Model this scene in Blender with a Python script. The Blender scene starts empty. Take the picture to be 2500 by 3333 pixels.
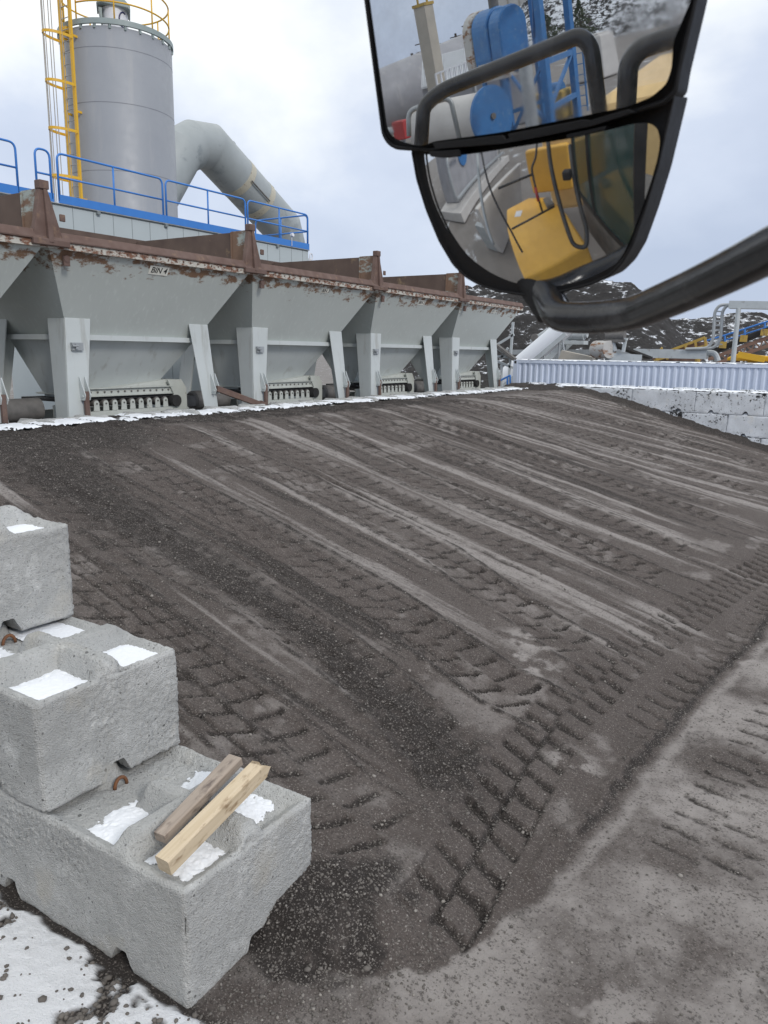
import bpy, math, random
import numpy as np
from mathutils import Vector, Matrix

random.seed(7); rng = np.random.default_rng(7)
sc = bpy.context.scene
col = sc.collection
V = lambda *a: np.array(a, float)

# ------------------------------------------------------------------ camera
PITCH, YAW, ROLL, EYE, FPX = .2045, .5735, -.0148, 2.92, 2505.0
cy, sy = math.cos(YAW), math.sin(YAW)
_w = V(-sy*math.cos(PITCH), cy*math.cos(PITCH), -math.sin(PITCH))
_r0 = V(cy, sy, 0); _u0 = np.cross(_r0, _w)
_r = math.cos(ROLL)*_r0 - math.sin(ROLL)*_u0
_u = math.sin(ROLL)*_r0 + math.cos(ROLL)*_u0
CAM = V(0, 0, EYE)
cam = bpy.data.cameras.new('camera'); camo = bpy.data.objects.new('camera', cam); col.objects.link(camo)
camo.matrix_world = Matrix(((_r[0], _u[0], -_w[0], 0), (_r[1], _u[1], -_w[1], 0), (_r[2], _u[2], -_w[2], EYE), (0, 0, 0, 1)))
cam.sensor_fit = 'VERTICAL'; cam.sensor_height = 36; cam.sensor_width = 27
cam.lens = FPX/3333.3*36
cam.clip_start = .05; cam.clip_end = 3000
cam.dof.use_dof = True; cam.dof.focus_distance = 9; cam.dof.aperture_fstop = 14
sc.camera = camo
sc.render.resolution_x = 768; sc.render.resolution_y = 1024
sc.view_settings.view_transform = 'Standard'; sc.view_settings.look = 'None'
sc.view_settings.exposure = .12; sc.view_settings.gamma = 1

# ------------------------------------------------------------------ world and sun
SUN_AZ = V(.93, -.37); SUN_EL = math.radians(33)
world = bpy.data.worlds.new('World'); sc.world = world; world.use_nodes = True
nt = world.node_tree; nt.nodes.clear()
def N(t, kind, **kw):
    n = t.nodes.new(kind)
    for k, v in kw.items(): setattr(n, k, v)
    return n
out = N(nt, 'ShaderNodeOutputWorld'); bg = N(nt, 'ShaderNodeBackground')
sky = N(nt, 'ShaderNodeTexSky', sky_type='NISHITA', sun_disc=False)
sky.sun_elevation = SUN_EL; sky.sun_rotation = math.atan2(SUN_AZ[0], SUN_AZ[1])
scl = N(nt, 'ShaderNodeMix', data_type='RGBA', blend_type='MULTIPLY'); scl.inputs[0].default_value = 1
scl.inputs[7].default_value = (.10, .10, .10, 1)
nt.links.new(sky.outputs[0], scl.inputs[6])
tc = N(nt, 'ShaderNodeTexCoord'); sep = N(nt, 'ShaderNodeSeparateXYZ'); nt.links.new(tc.outputs['Generated'], sep.inputs[0])
# flatten direction so clouds stretch toward the horizon
mp = N(nt, 'ShaderNodeMapping'); mp.inputs['Scale'].default_value = (1.0, 1.0, 1.6); nt.links.new(tc.outputs['Generated'], mp.inputs[0])
n1 = N(nt, 'ShaderNodeTexNoise'); n1.inputs['Scale'].default_value = 2.3; n1.inputs['Detail'].default_value = 7; n1.inputs['Roughness'].default_value = .52
n1.inputs['Distortion'].default_value = .1
nt.links.new(mp.outputs[0], n1.inputs['Vector'])
ma = N(nt, 'ShaderNodeMath', operation='MULTIPLY_ADD'); ma.inputs[1].default_value = 1.15; ma.inputs[2].default_value = -.15
nt.links.new(sep.outputs[2], ma.inputs[0])                       # brighter cloud overhead
ad = N(nt, 'ShaderNodeMath', operation='MULTIPLY_ADD'); ad.inputs[1].default_value = 1.35
nt.links.new(n1.outputs[0], ad.inputs[0])
sb = N(nt, 'ShaderNodeMath', operation='SUBTRACT'); sb.inputs[1].default_value = .645
nt.links.new(ma.outputs[0], sb.inputs[0]); nt.links.new(sb.outputs[0], ad.inputs[2])
# thicker, brighter cloud deck in the quarter of the sky to the left of the view
dotn = N(nt, 'ShaderNodeVectorMath', operation='DOT_PRODUCT'); dotn.inputs[1].default_value = (-.93, .2, .3)
nt.links.new(tc.outputs['Generated'], dotn.inputs[0])
ad2 = N(nt, 'ShaderNodeMath', operation='MULTIPLY_ADD'); ad2.inputs[1].default_value = .56
nt.links.new(dotn.outputs['Value'], ad2.inputs[0]); nt.links.new(ad.outputs[0], ad2.inputs[2])
rp = N(nt, 'ShaderNodeValToRGB'); e = rp.color_ramp.elements
e[0].position = .18; e[0].color = (.42, .485, .62, 1); e[1].position = .95; e[1].color = (.93, .95, .95, 1)
m_ = rp.color_ramp.elements.new(.48); m_.color = (.57, .63, .75, 1)
m_ = rp.color_ramp.elements.new(.70); m_.color = (.85, .88, .90, 1)
nt.links.new(ad2.outputs[0], rp.inputs[0])
mxs = N(nt, 'ShaderNodeMix', data_type='RGBA'); mxs.inputs[0].default_value = .93
nt.links.new(scl.outputs[2], mxs.inputs[6]); nt.links.new(rp.outputs[0], mxs.inputs[7])
nt.links.new(mxs.outputs[2], bg.inputs[0]); bg.inputs[1].default_value = 1.15
nt.links.new(bg.outputs[0], out.inputs[0])
sun = bpy.data.lights.new('sun', 'SUN'); sun.energy = 1.5; sun.angle = math.radians(13); sun.color = (1, .96, .9)
suno = bpy.data.objects.new('sun', sun); col.objects.link(suno)
sd = Vector((SUN_AZ[0]*math.cos(SUN_EL), SUN_AZ[1]*math.cos(SUN_EL), math.sin(SUN_EL)))
suno.rotation_euler = sd.to_track_quat('Z', 'Y').to_euler()

# ------------------------------------------------------------------ back projection helpers (photo survey -> metres)
def ray(x, y): return (x-1250)/FPX*_r - (y-1666.5)/FPX*_u + _w
def atp(x, y, ax, v):
    d = ray(x, y); return CAM + d*((v-CAM[ax])/d[ax])
def atd(x, y, Z): return CAM + Z*ray(x, y)

# ------------------------------------------------------------------ noise
def _h(ix, iy, iz, s):
    n = (ix.astype(np.int64)*374761393 + iy.astype(np.int64)*668265263 + iz.astype(np.int64)*2147483647 + s*974634533) & 0xffffffff
    n = ((n ^ (n >> 13))*1274126177) & 0xffffffff
    n = ((n ^ (n >> 16))*2246822519) & 0xffffffff
    return ((n ^ (n >> 15)) & 0xffffff)/float(0xffffff)
def vn2(x, y, s=0):
    ix, iy = np.floor(x), np.floor(y); fx, fy = x-ix, y-iy
    fx = fx*fx*(3-2*fx); fy = fy*fy*(3-2*fy); z = np.zeros_like(ix)
    a, b = _h(ix, iy, z, s), _h(ix+1, iy, z, s); c, d = _h(ix, iy+1, z, s), _h(ix+1, iy+1, z, s)
    return (a*(1-fx)+b*fx)*(1-fy)+(c*(1-fx)+d*fx)*fy
def fb2(x, y, o=4, s=0, g=.5):
    t, a, w = 0, 1, 0
    for i in range(o):
        t = t + a*vn2(x, y, s+i*17); w += a; a *= g; x = x*2.03+7.1; y = y*2.03+3.7
    return t/w
def vn3(p, s=0):
    i = np.floor(p); f = p-i; f = f*f*(3-2*f); r = 0
    for dx in (0, 1):
        for dy in (0, 1):
            for dz in (0, 1):
                wx = f[:, 0] if dx else 1-f[:, 0]; wy = f[:, 1] if dy else 1-f[:, 1]; wz = f[:, 2] if dz else 1-f[:, 2]
                r = r + wx*wy*wz*_h(i[:, 0]+dx, i[:, 1]+dy, i[:, 2]+dz, s)
    return r
def fb3(p, o=3, s=0):
    t, a, w = 0, 1, 0
    for i in range(o): t = t+a*vn3(p, s+i*13); w += a; a *= .5; p = p*2.07+5.3
    return t/w
def sstep(x, a, b):
    t = np.clip((x-a)/(b-a), 0, 1); return t*t*(3-2*t)

# ------------------------------------------------------------------ materials
def new_mat(name):
    m = bpy.data.materials.new(name); m.use_nodes = True
    t = m.node_tree; b = t.nodes['Principled BSDF']; return m, t, b
def lk(t, a, b): t.links.new(a, b)
def tex(t, vec, scale, det=4, rough=.55, kind='ShaderNodeTexNoise'):
    n = N(t, kind); n.inputs['Scale'].default_value = scale
    if kind == 'ShaderNodeTexNoise':
        n.inputs['Detail'].default_value = det; n.inputs['Roughness'].default_value = rough
    lk(t, vec, n.inputs['Vector']); return n
def ramp(t, fac, stops):
    r = N(t, 'ShaderNodeValToRGB'); el = r.color_ramp.elements
    el[0].position = stops[0][0]; el[0].color = (*stops[0][1], 1); el[1].position = stops[-1][0]; el[1].color = (*stops[-1][1], 1)
    for p, c in stops[1:-1]:
        q = el.new(p); q.color = (*c, 1)
    lk(t, fac, r.inputs[0]); return r
def mixc(t, f, a, b, bt='MIX'):
    m = N(t, 'ShaderNodeMix', data_type='RGBA', blend_type=bt)
    for i, x in ((0, f), (6, a), (7, b)):
        if isinstance(x, (int, float)): m.inputs[i].default_value = x
        elif isinstance(x, tuple): m.inputs[i].default_value = (*x, 1)
        else: lk(t, x, m.inputs[i])
    return m.outputs[2]
def mth(t, op, a, b=None, c=None, clamp=False):
    m = N(t, 'ShaderNodeMath', operation=op); m.use_clamp = clamp
    for i, x in enumerate((a, b, c)):
        if x is None: continue
        if isinstance(x, (int, float)): m.inputs[i].default_value = x
        else: lk(t, x, m.inputs[i])
    return m.outputs[0]
def coords(t, sc_=(1, 1, 1), rnd=True):
    tcn = N(t, 'ShaderNodeTexCoord'); oi = N(t, 'ShaderNodeObjectInfo')
    mpn = N(t, 'ShaderNodeMapping'); mpn.inputs['Scale'].default_value = sc_
    lk(t, tcn.outputs['Object'], mpn.inputs[0])
    if rnd:
        cmb = N(t, 'ShaderNodeCombineXYZ')
        v = mth(t, 'MULTIPLY', oi.outputs['Random'], 37.0)
        lk(t, v, cmb.inputs[0]); lk(t, v, cmb.inputs[1]); lk(t, cmb.outputs[0], mpn.inputs['Location'])
    return mpn.outputs[0]
def bump(t, b, hgt, strength=.3, dist=.01):
    n = N(t, 'ShaderNodeBump'); n.inputs['Strength'].default_value = strength; n.inputs['Distance'].default_value = dist
    lk(t, hgt, n.inputs['Height']); lk(t, n.outputs[0], b.inputs['Normal']); return n
def M(name, c1, c2=None, scale=3, rough=.6, metal=0, bmp=0, bscale=60, dirt=None, dscale=6, dlo=.55, dhi=.7, streak=False, spec=.5):
    m, t, b = new_mat(name); b.inputs['Roughness'].default_value = rough; b.inputs['Metallic'].default_value = metal
    b.inputs['Specular IOR Level'].default_value = spec
    v = coords(t); c2 = c2 or tuple(x*.8 for x in c1)
    n_ = tex(t, v, scale); c = mixc(t, ramp(t, n_.outputs[0], [(.3, (0, 0, 0)), (.7, (1, 1, 1))]).outputs[0], c1, c2)
    if dirt:
        vd = coords(t, (1, 1, .15)) if streak else v
        d = tex(t, vd, dscale, 6, .65); c = mixc(t, ramp(t, d.outputs[0], [(dlo, (0, 0, 0)), (dhi, (1, 1, 1))]).outputs[0], c, dirt)
    lk(t, c, b.inputs['Base Color'])
    if bmp: bump(t, b, tex(t, v, bscale, 5).outputs[0], bmp)
    rr = tex(t, v, scale*4, 3); lk(t, mth(t, 'MULTIPLY_ADD', rr.outputs[0], .25, rough-.12, clamp=True), b.inputs['Roughness'])
    return m
def concrete_mat(name, base, dark, splat=None):
    m, t, b = new_mat(name); b.inputs['Roughness'].default_value = .9; b.inputs['Specular IOR Level'].default_value = .25
    v = coords(t)
    c = mixc(t, ramp(t, tex(t, v, 2.2, 6, .6).outputs[0], [(.35, (0, 0, 0)), (.65, (1, 1, 1))]).outputs[0], base, tuple(x*.80 for x in base))
    c = mixc(t, ramp(t, tex(t, v, 5, 5, .7).outputs[0], [(.57, (0, 0, 0)), (.72, (.8, .8, .8))]).outputs[0], c, tuple(min(.75, x*1.25) for x in base))
    fine = tex(t, v, 62, 5, .75)
    c = mixc(t, ramp(t, fine.outputs[0], [(.35, (.9, .9, .9)), (.44, (0, 0, 0))]).outputs[0], c, dark)
    damp = tex(t, v, 1.6, 6, .65); c = mixc(t, ramp(t, damp.outputs[0], [(.53, (0, 0, 0)), (.64, (.6, .6, .6))]).outputs[0], c, tuple(x*.70 for x in base))
    hole = tex(t, v, 24, kind='ShaderNodeTexVoronoi'); hm = tex(t, v, 4, 3)
    hk = mth(t, 'ADD', hole.outputs['Distance'], mth(t, 'MULTIPLY_ADD', hm.outputs[0], -.9, .58)); c = mixc(t, ramp(t, hk, [(.15, (1, 1, 1)), (.21, (0, 0, 0))]).outputs[0], c, tuple(x*.33 for x in base))
    run = tex(t, coords(t, (7, 7, .8)), 1.2, 5, .6); c = mixc(t, ramp(t, run.outputs[0], [(.56, (0, 0, 0)), (.70, (.45, .45, .45))]).outputs[0], c, tuple(x*.74 for x in base))
    warm = tex(t, v, 3.1, 3)
    c = mixc(t, ramp(t, warm.outputs[0], [(.6, (0, 0, 0)), (.78, (.4, .4, .4))]).outputs[0], c, (base[0]*1.02, base[1]*.92, base[2]*.76))
    if splat:
        tcn = N(t, 'ShaderNodeTexCoord'); sp = N(t, 'ShaderNodeSeparateXYZ'); lk(t, tcn.outputs['Object'], sp.inputs[0])
        s_ = tex(t, v, 13, 8, .72); s2 = tex(t, v, 1.1, 3)
        k = mth(t, 'ADD', s_.outputs[0], mth(t, 'MULTIPLY_ADD', s2.outputs[0], .55, -.28))
        c = mixc(t, ramp(t, k, [(.565, (0, 0, 0)), (.60, (1, 1, 1))]).outputs[0], c, splat)
    lk(t, c, b.inputs['Base Color'])
    vor = tex(t, v, 120, kind='ShaderNodeTexVoronoi')
    hsum = mth(t, 'ADD', mth(t, 'MULTIPLY', fine.outputs[0], 1.0), mth(t, 'MULTIPLY', vor.outputs['Distance'], .7))
    bump(t, b, hsum, .75, .013)
    return m
def rust_paint(name, paint, rust1, rust2, lo, hi, zband=None, scale=4):
    """painted steel with rust blotches; zband=(z0,z1) limits rust to the rim zone in local height"""
    m, t, b = new_mat(name); b.inputs['Roughness'].default_value = .55
    v = coords(t); c = mixc(t, tex(t, v, 1.5, 4).outputs[0], paint, tuple(x*.86 for x in paint))
    vs = coords(t, (9, 9, .5)); st = tex(t, vs, 1.6, 5)
    c = mixc(t, ramp(t, st.outputs[0], [(.55, (0, 0, 0)), (.75, (.45, .45, .45))]).outputs[0], c, tuple(min(.8, x*1.2) for x in paint))
    rc = mixc(t, tex(t, v, 14, 5).outputs[0], rust1, rust2)
    k = tex(t, coords(t, (1, 1, 2.2)), scale, 7, .68).outputs[0]
    if zband:
        tcn = N(t, 'ShaderNodeTexCoord'); sp = N(t, 'ShaderNodeSeparateXYZ'); lk(t, tcn.outputs['Object'], sp.inputs[0])
        mr = N(t, 'ShaderNodeMapRange'); mr.inputs[1].default_value = zband[0]; mr.inputs[2].default_value = zband[1]
        mr.inputs[3].default_value = -.26; mr.inputs[4].default_value = .055; lk(t, sp.outputs[2], mr.inputs[0])
        k = mth(t, 'ADD', k, mr.outputs[0])
    f = ramp(t, k, [(lo, (0, 0, 0)), (hi, (1, 1, 1))]).outputs[0]
    lk(t, mixc(t, f, c, rc), b.inputs['Base Color'])
    lk(t, mth(t, 'MULTIPLY_ADD', f, .35, .5), b.inputs['Roughness'])
    bump(t, b, mth(t, 'ADD', f, mth(t, 'MULTIPLY', tex(t, v, 40, 4).outputs[0], .5)), .18, .006)
    return m
MT = {}
GREY = (.53, .565, .54)
MT['concrete'] = concrete_mat('concrete', (.525, .53, .52), (.20, .20, .195))
MT['white_block'] = concrete_mat('white_painted_concrete', (.80, .835, .88), (.50, .52, .54), (.03, .03, .032))
MT['bin'] = rust_paint('bin_grey_paint', GREY, (.24, .15, .085), (.15, .08, .055), .515, .60, (3.80, 4.20), 3.2)
MT['leg'] = M('leg_grey_paint', (.55, .585, .58), (.50, .535, .53), 2, .5, dirt=(.33, .33, .30), dscale=5, dlo=.56, dhi=.8, streak=True)
MT['flange'] = rust_paint('flange_worn_paint', (.55, .53, .47), (.25, .12, .07), (.15, .075, .05), .46, .56, None, 7)
MT['rust'] = M('rusty_steel', (.115, .070, .056), (.165, .112, .095), 5, .85, bmp=.25, bscale=50, dirt=(.25, .165, .11), dscale=6, dlo=.56, dhi=.74)
MT['rust_pale'] = rust_paint('rusting_plate', (.36, .40, .37), (.155, .09, .065), (.22, .14, .09), .40, .50, None, 2.2)
MT['rust_dark'] = M('rusted_plate', (.085, .056, .046), (.13, .09, .072), 3, .85, bmp=.2, bscale=40, dirt=(.27, .19, .11), dscale=3.5, dlo=.6, dhi=.75)
MT['panel'] = M('insulated_panel', (.47, .52, .53), (.44, .49, .50), 1.2, .5)
MT['seam'] = M('panel_seam', (.22, .25, .26), rough=.7)
MT['blue'] = M('blue_paint', (.045, .20, .58), (.05, .22, .62), 3, .42)
MT['silo'] = M('silo_grey_paint', (.285, .30, .325), (.265, .28, .305), 1.3, .47, dirt=(.33, .335, .345), dscale=2.2, dlo=.55, dhi=.8, streak=True)
MT['silo_rim'] = M('silo_rim_paint', (.30, .35, .345), (.27, .32, .31), 3, .5)
MT['seamline'] = M('weld_seam', (.245, .255, .28), rough=.5)
MT['yellow'] = M('yellow_paint', (.75, .44, .025), (.70, .40, .03), 4, .45)
MT['white'] = M('white_paint', (.72, .73, .76), (.66, .67, .70), 4, .5)
MT['navy'] = M('navy_paint', (.02, .025, .10), rough=.5)
MT['duct'] = M('duct_paint', (.36, .39, .395), (.31, .34, .345), 1.2, .5, dirt=(.255, .285, .295), dscale=1.1, dlo=.55, dhi=.62)
MT['duct_band'] = rust_paint('duct_bare_joint', (.50, .47, .38), (.16, .075, .05), (.22, .12, .07), .60, .68, None, 4)
MT['black'] = M('black_plastic', (.009, .009, .010), (.015, .015, .016), 8, .55, bmp=.08, bscale=150, spec=.3)
MT['tube'] = M('worn_black_tube', (.012, .012, .014), (.028, .028, .03), 9, .22, dirt=(.10, .10, .105), dscale=14, dlo=.55, dhi=.8, bmp=.06, bscale=80, streak=False)
MT['cont'] = M('container_paint', (.62, .68, .80), (.58, .64, .76), 1.0, .5, dirt=(.46, .50, .58), dscale=2, dlo=.6, dhi=.85, streak=True)
MT['steel'] = M('galvanised_steel', (.42, .44, .45), (.34, .36, .37), 6, .5, metal=.3)
MT['lightsteel'] = M('pale_grey_steel', (.50, .53, .54), (.42, .45, .46), 3, .55, dirt=(.25, .22, .19), dscale=6, dlo=.6, dhi=.72)
MT['dark'] = M('dark_rubber', (.02, .02, .021), (.035, .034, .033), 6, .8)
MT['darksteel'] = M('dirty_steel', (.10, .095, .09), (.17, .16, .15), 7, .7, bmp=.1)
MT['feeder'] = M('feeder_paint', (.55, .57, .53), (.48, .50, .46), 4, .55, dirt=(.22, .17, .13), dscale=9, dlo=.62, dhi=.75)
MT['ochre'] = M('weathered_yellow_steel', (.48, .33, .07), (.40, .26, .06), 4, .6, dirt=(.16, .10, .06), dscale=5)
MT['brown'] = M('brown_infill', (.20, .12, .09), (.26, .16, .12), 4, .8)
MT['loader'] = M('loader_yellow', (.72, .40, .055), (.66, .36, .05), 2, .42, dirt=(.42, .30, .14), dscale=5, dlo=.62, dhi=.8)
MT['cream'] = M('sunfaded_yellow_hood', (.80, .55, .24), (.74, .50, .2), 2, .4)
MT['tan'] = M('tan_steel', (.44, .40, .34), (.38, .35, .30), 2, .6)
MT['greytank'] = M('grey_tank', (.34, .34, .36), (.28, .28, .30), 1.5, .55, dirt=(.42, .41, .41), dscale=2, streak=True)
MT['paletank'] = M('pale_tank', (.56, .54, .52), (.50, .48, .46), 2, .5)
MT['plantblue'] = M('plant_blue', (.03, .17, .42), (.025, .14, .36), 3, .45, dirt=(.10, .22, .40), dscale=5)
MT['worntank'] = rust_paint('worn_grey_tank', (.48, .47, .45), (.30, .15, .07), (.16, .09, .06), .52, .62, None, 2.5)
MT['red'] = M('red_paint', (.45, .03, .03), rough=.5)
MT['darkglass'] = M('dark_cab_glass', (.015, .045, .042), (.02, .06, .055), 2, .12)
MT['roofsheet'] = M('ribbed_roof_sheet', (.55, .57, .60), (.48, .50, .53), 2, .5)
MT['bark'] = M('bark', (.06, .045, .035), rough=.9)
MT['leaf'] = M('dark_foliage', (.025, .045, .02), (.05, .07, .03), 5, .8)
MT['sticker'] = M('number_plate_white', (.80, .79, .72), (.72, .71, .64), 9, .6)
MT['lettering'] = M('black_lettering', (.012, .012, .012), rough=.6)
MT['orange'] = M('rusty_rebar', (.20, .085, .035), (.12, .055, .03), 14, .8, bmp=.2)

def snow_mat():
    m, t, b = new_mat('snow'); v = coords(t)
    n_ = tex(t, v, 60, 6, .7); c = mixc(t, n_.outputs[0], (.80, .83, .88), (.90, .92, .95))
    lk(t, c, b.inputs['Base Color']); b.inputs['Roughness'].default_value = .7; b.inputs['Specular IOR Level'].default_value = .3
    bump(t, b, n_.outputs[0], .4, .006); return m
MT['snow'] = snow_mat()
def wood_mat(name, c1, c2, knot):
    m, t, b = new_mat(name)
    v = coords(t, (1.2, 22, 22)); g = tex(t, v, 2.2, 6, .6)
    c = mixc(t, ramp(t, g.outputs[0], [(.3, (0, 0, 0)), (.7, (1, 1, 1))]).outputs[0], c1, c2)
    k = tex(t, coords(t, (1, 2.5, 2.5)), 7, 4, .6)
    c = mixc(t, ramp(t, k.outputs[0], [(.57, (0, 0, 0)), (.70, (.9, .9, .9))]).outputs[0], c, knot)
    lk(t, c, b.inputs['Base Color']); b.inputs['Roughness'].default_value = .55
    bump(t, b, g.outputs[0], .25, .004); return m
MT['wood_pale'] = wood_mat('pale_timber', (.66, .55, .40), (.54, .43, .28), (.27, .18, .10))
MT['wood_grey'] = wood_mat('weathered_timber', (.42, .35, .29), (.28, .23, .19), (.13, .10, .085))

def ground_mat():
    m, t, b = new_mat('packed_millings'); b.inputs['Roughness'].default_value = .92; b.inputs['Specular IOR Level'].default_value = .25
    at = N(t, 'ShaderNodeAttribute', attribute_name='mask'); sp = N(t, 'ShaderNodeSeparateColor'); lk(t, at.outputs['Color'], sp.inputs[0])
    v = coords(t, rnd=False)
    fine = tex(t, v, 70, 5, .75); mid = tex(t, v, 9, 6, .65); big = tex(t, v, 1.3, 5, .6)
    base = mixc(t, ramp(t, big.outputs[0], [(.3, (0, 0, 0)), (.7, (1, 1, 1))]).outputs[0], (.094, .079, .072), (.138, .118, .109))
    base = mixc(t, ramp(t, mid.outputs[0], [(.4, (0, 0, 0)), (.7, (.6, .6, .6))]).outputs[0], base, (.066, .053, .047))
    pale = mixc(t, mid.outputs[0], (.245, .221, .207), (.42, .391, .373))
    c = mixc(t, sp.outputs[1], base, pale)
    loose = mixc(t, fine.outputs[0], (.016, .0138, .0132), (.058, .050, .046))
    c = mixc(t, sp.outputs[0], c, loose)
    # light and dark grit in the surface
    g1 = tex(t, v, 85, 3, .7); g2 = tex(t, v, 55, 3, .65)
    c = mixc(t, ramp(t, g1.outputs[0], [(.56, (0, 0, 0)), (.66, (.7, .7, .7))]).outputs[0], c, (.34, .31, .285))
    gk = mth(t, 'ADD', g2.outputs[0], mth(t, 'MULTIPLY_ADD', mid.outputs[0], .35, -.17))
    c = mixc(t, ramp(t, gk, [(.35, (.6, .6, .6)), (.46, (0, 0, 0))]).outputs[0], c, (.04, .035, .033))
    snowc = mixc(t, fine.outputs[0], (.82, .84, .88), (.90, .92, .95))
    c = mixc(t, sp.outputs[2], c, snowc)
    lk(t, c, b.inputs['Base Color'])
    bump(t, b, mth(t, 'ADD', fine.outputs[0], mth(t, 'MULTIPLY', g1.outputs[0], .6)), .8, .02)
    return m
MT['ground'] = ground_mat()
MT['yard'] = M('yard_dirt', (.16, .145, .135), (.21, .195, .185), .6, .92, bmp=.3, bscale=30, dirt=(.55, .57, .60), dscale=.5, dlo=.60, dhi=.66)
MT['stone'] = M('gravel_stone', (.10, .09, .082), (.17, .155, .14), 6, .9)
MT['stone_pale'] = M('pale_gravel', (.30, .28, .255), (.20, .18, .165), 9, .9)
def pile_mat(name, cover):
    m, t, b = new_mat(name); b.inputs['Roughness'].default_value = .95
    v = coords(t, rnd=False); a = tex(t, v, 1.3, 9, .75); d = tex(t, v, 2.5, 6, .7); vz = coords(t, (1.4, 1.4, 4.5), rnd=False); e_ = tex(t, vz, 1.0, 7, .75)
    c = mixc(t, d.outputs[0], (.012, .012, .013), (.05, .046, .044))
    k = mth(t, 'ADD', mth(t, 'MULTIPLY', a.outputs[0], .55), mth(t, 'MULTIPLY', e_.outputs[0], .55))
    geo = N(t, 'ShaderNodeNewGeometry'); s3 = N(t, 'ShaderNodeSeparateXYZ'); lk(t, geo.outputs['Normal'], s3.inputs[0])
    k = mth(t, 'ADD', k, mth(t, 'MULTIPLY_ADD', s3.outputs[2], .30, -.22))
    c = mixc(t, ramp(t, k, [(cover, (0, 0, 0)), (cover+.045, (1, 1, 1))]).outputs[0], c, (.78, .81, .86))
    lk(t, c, b.inputs['Base Color']); bump(t, b, d.outputs[0], .8, .3); return m
MT['pile'] = pile_mat('snow_dusted_millings', .622)
MT['pile_snowy'] = pile_mat('snow_covered_millings', .53)

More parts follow.
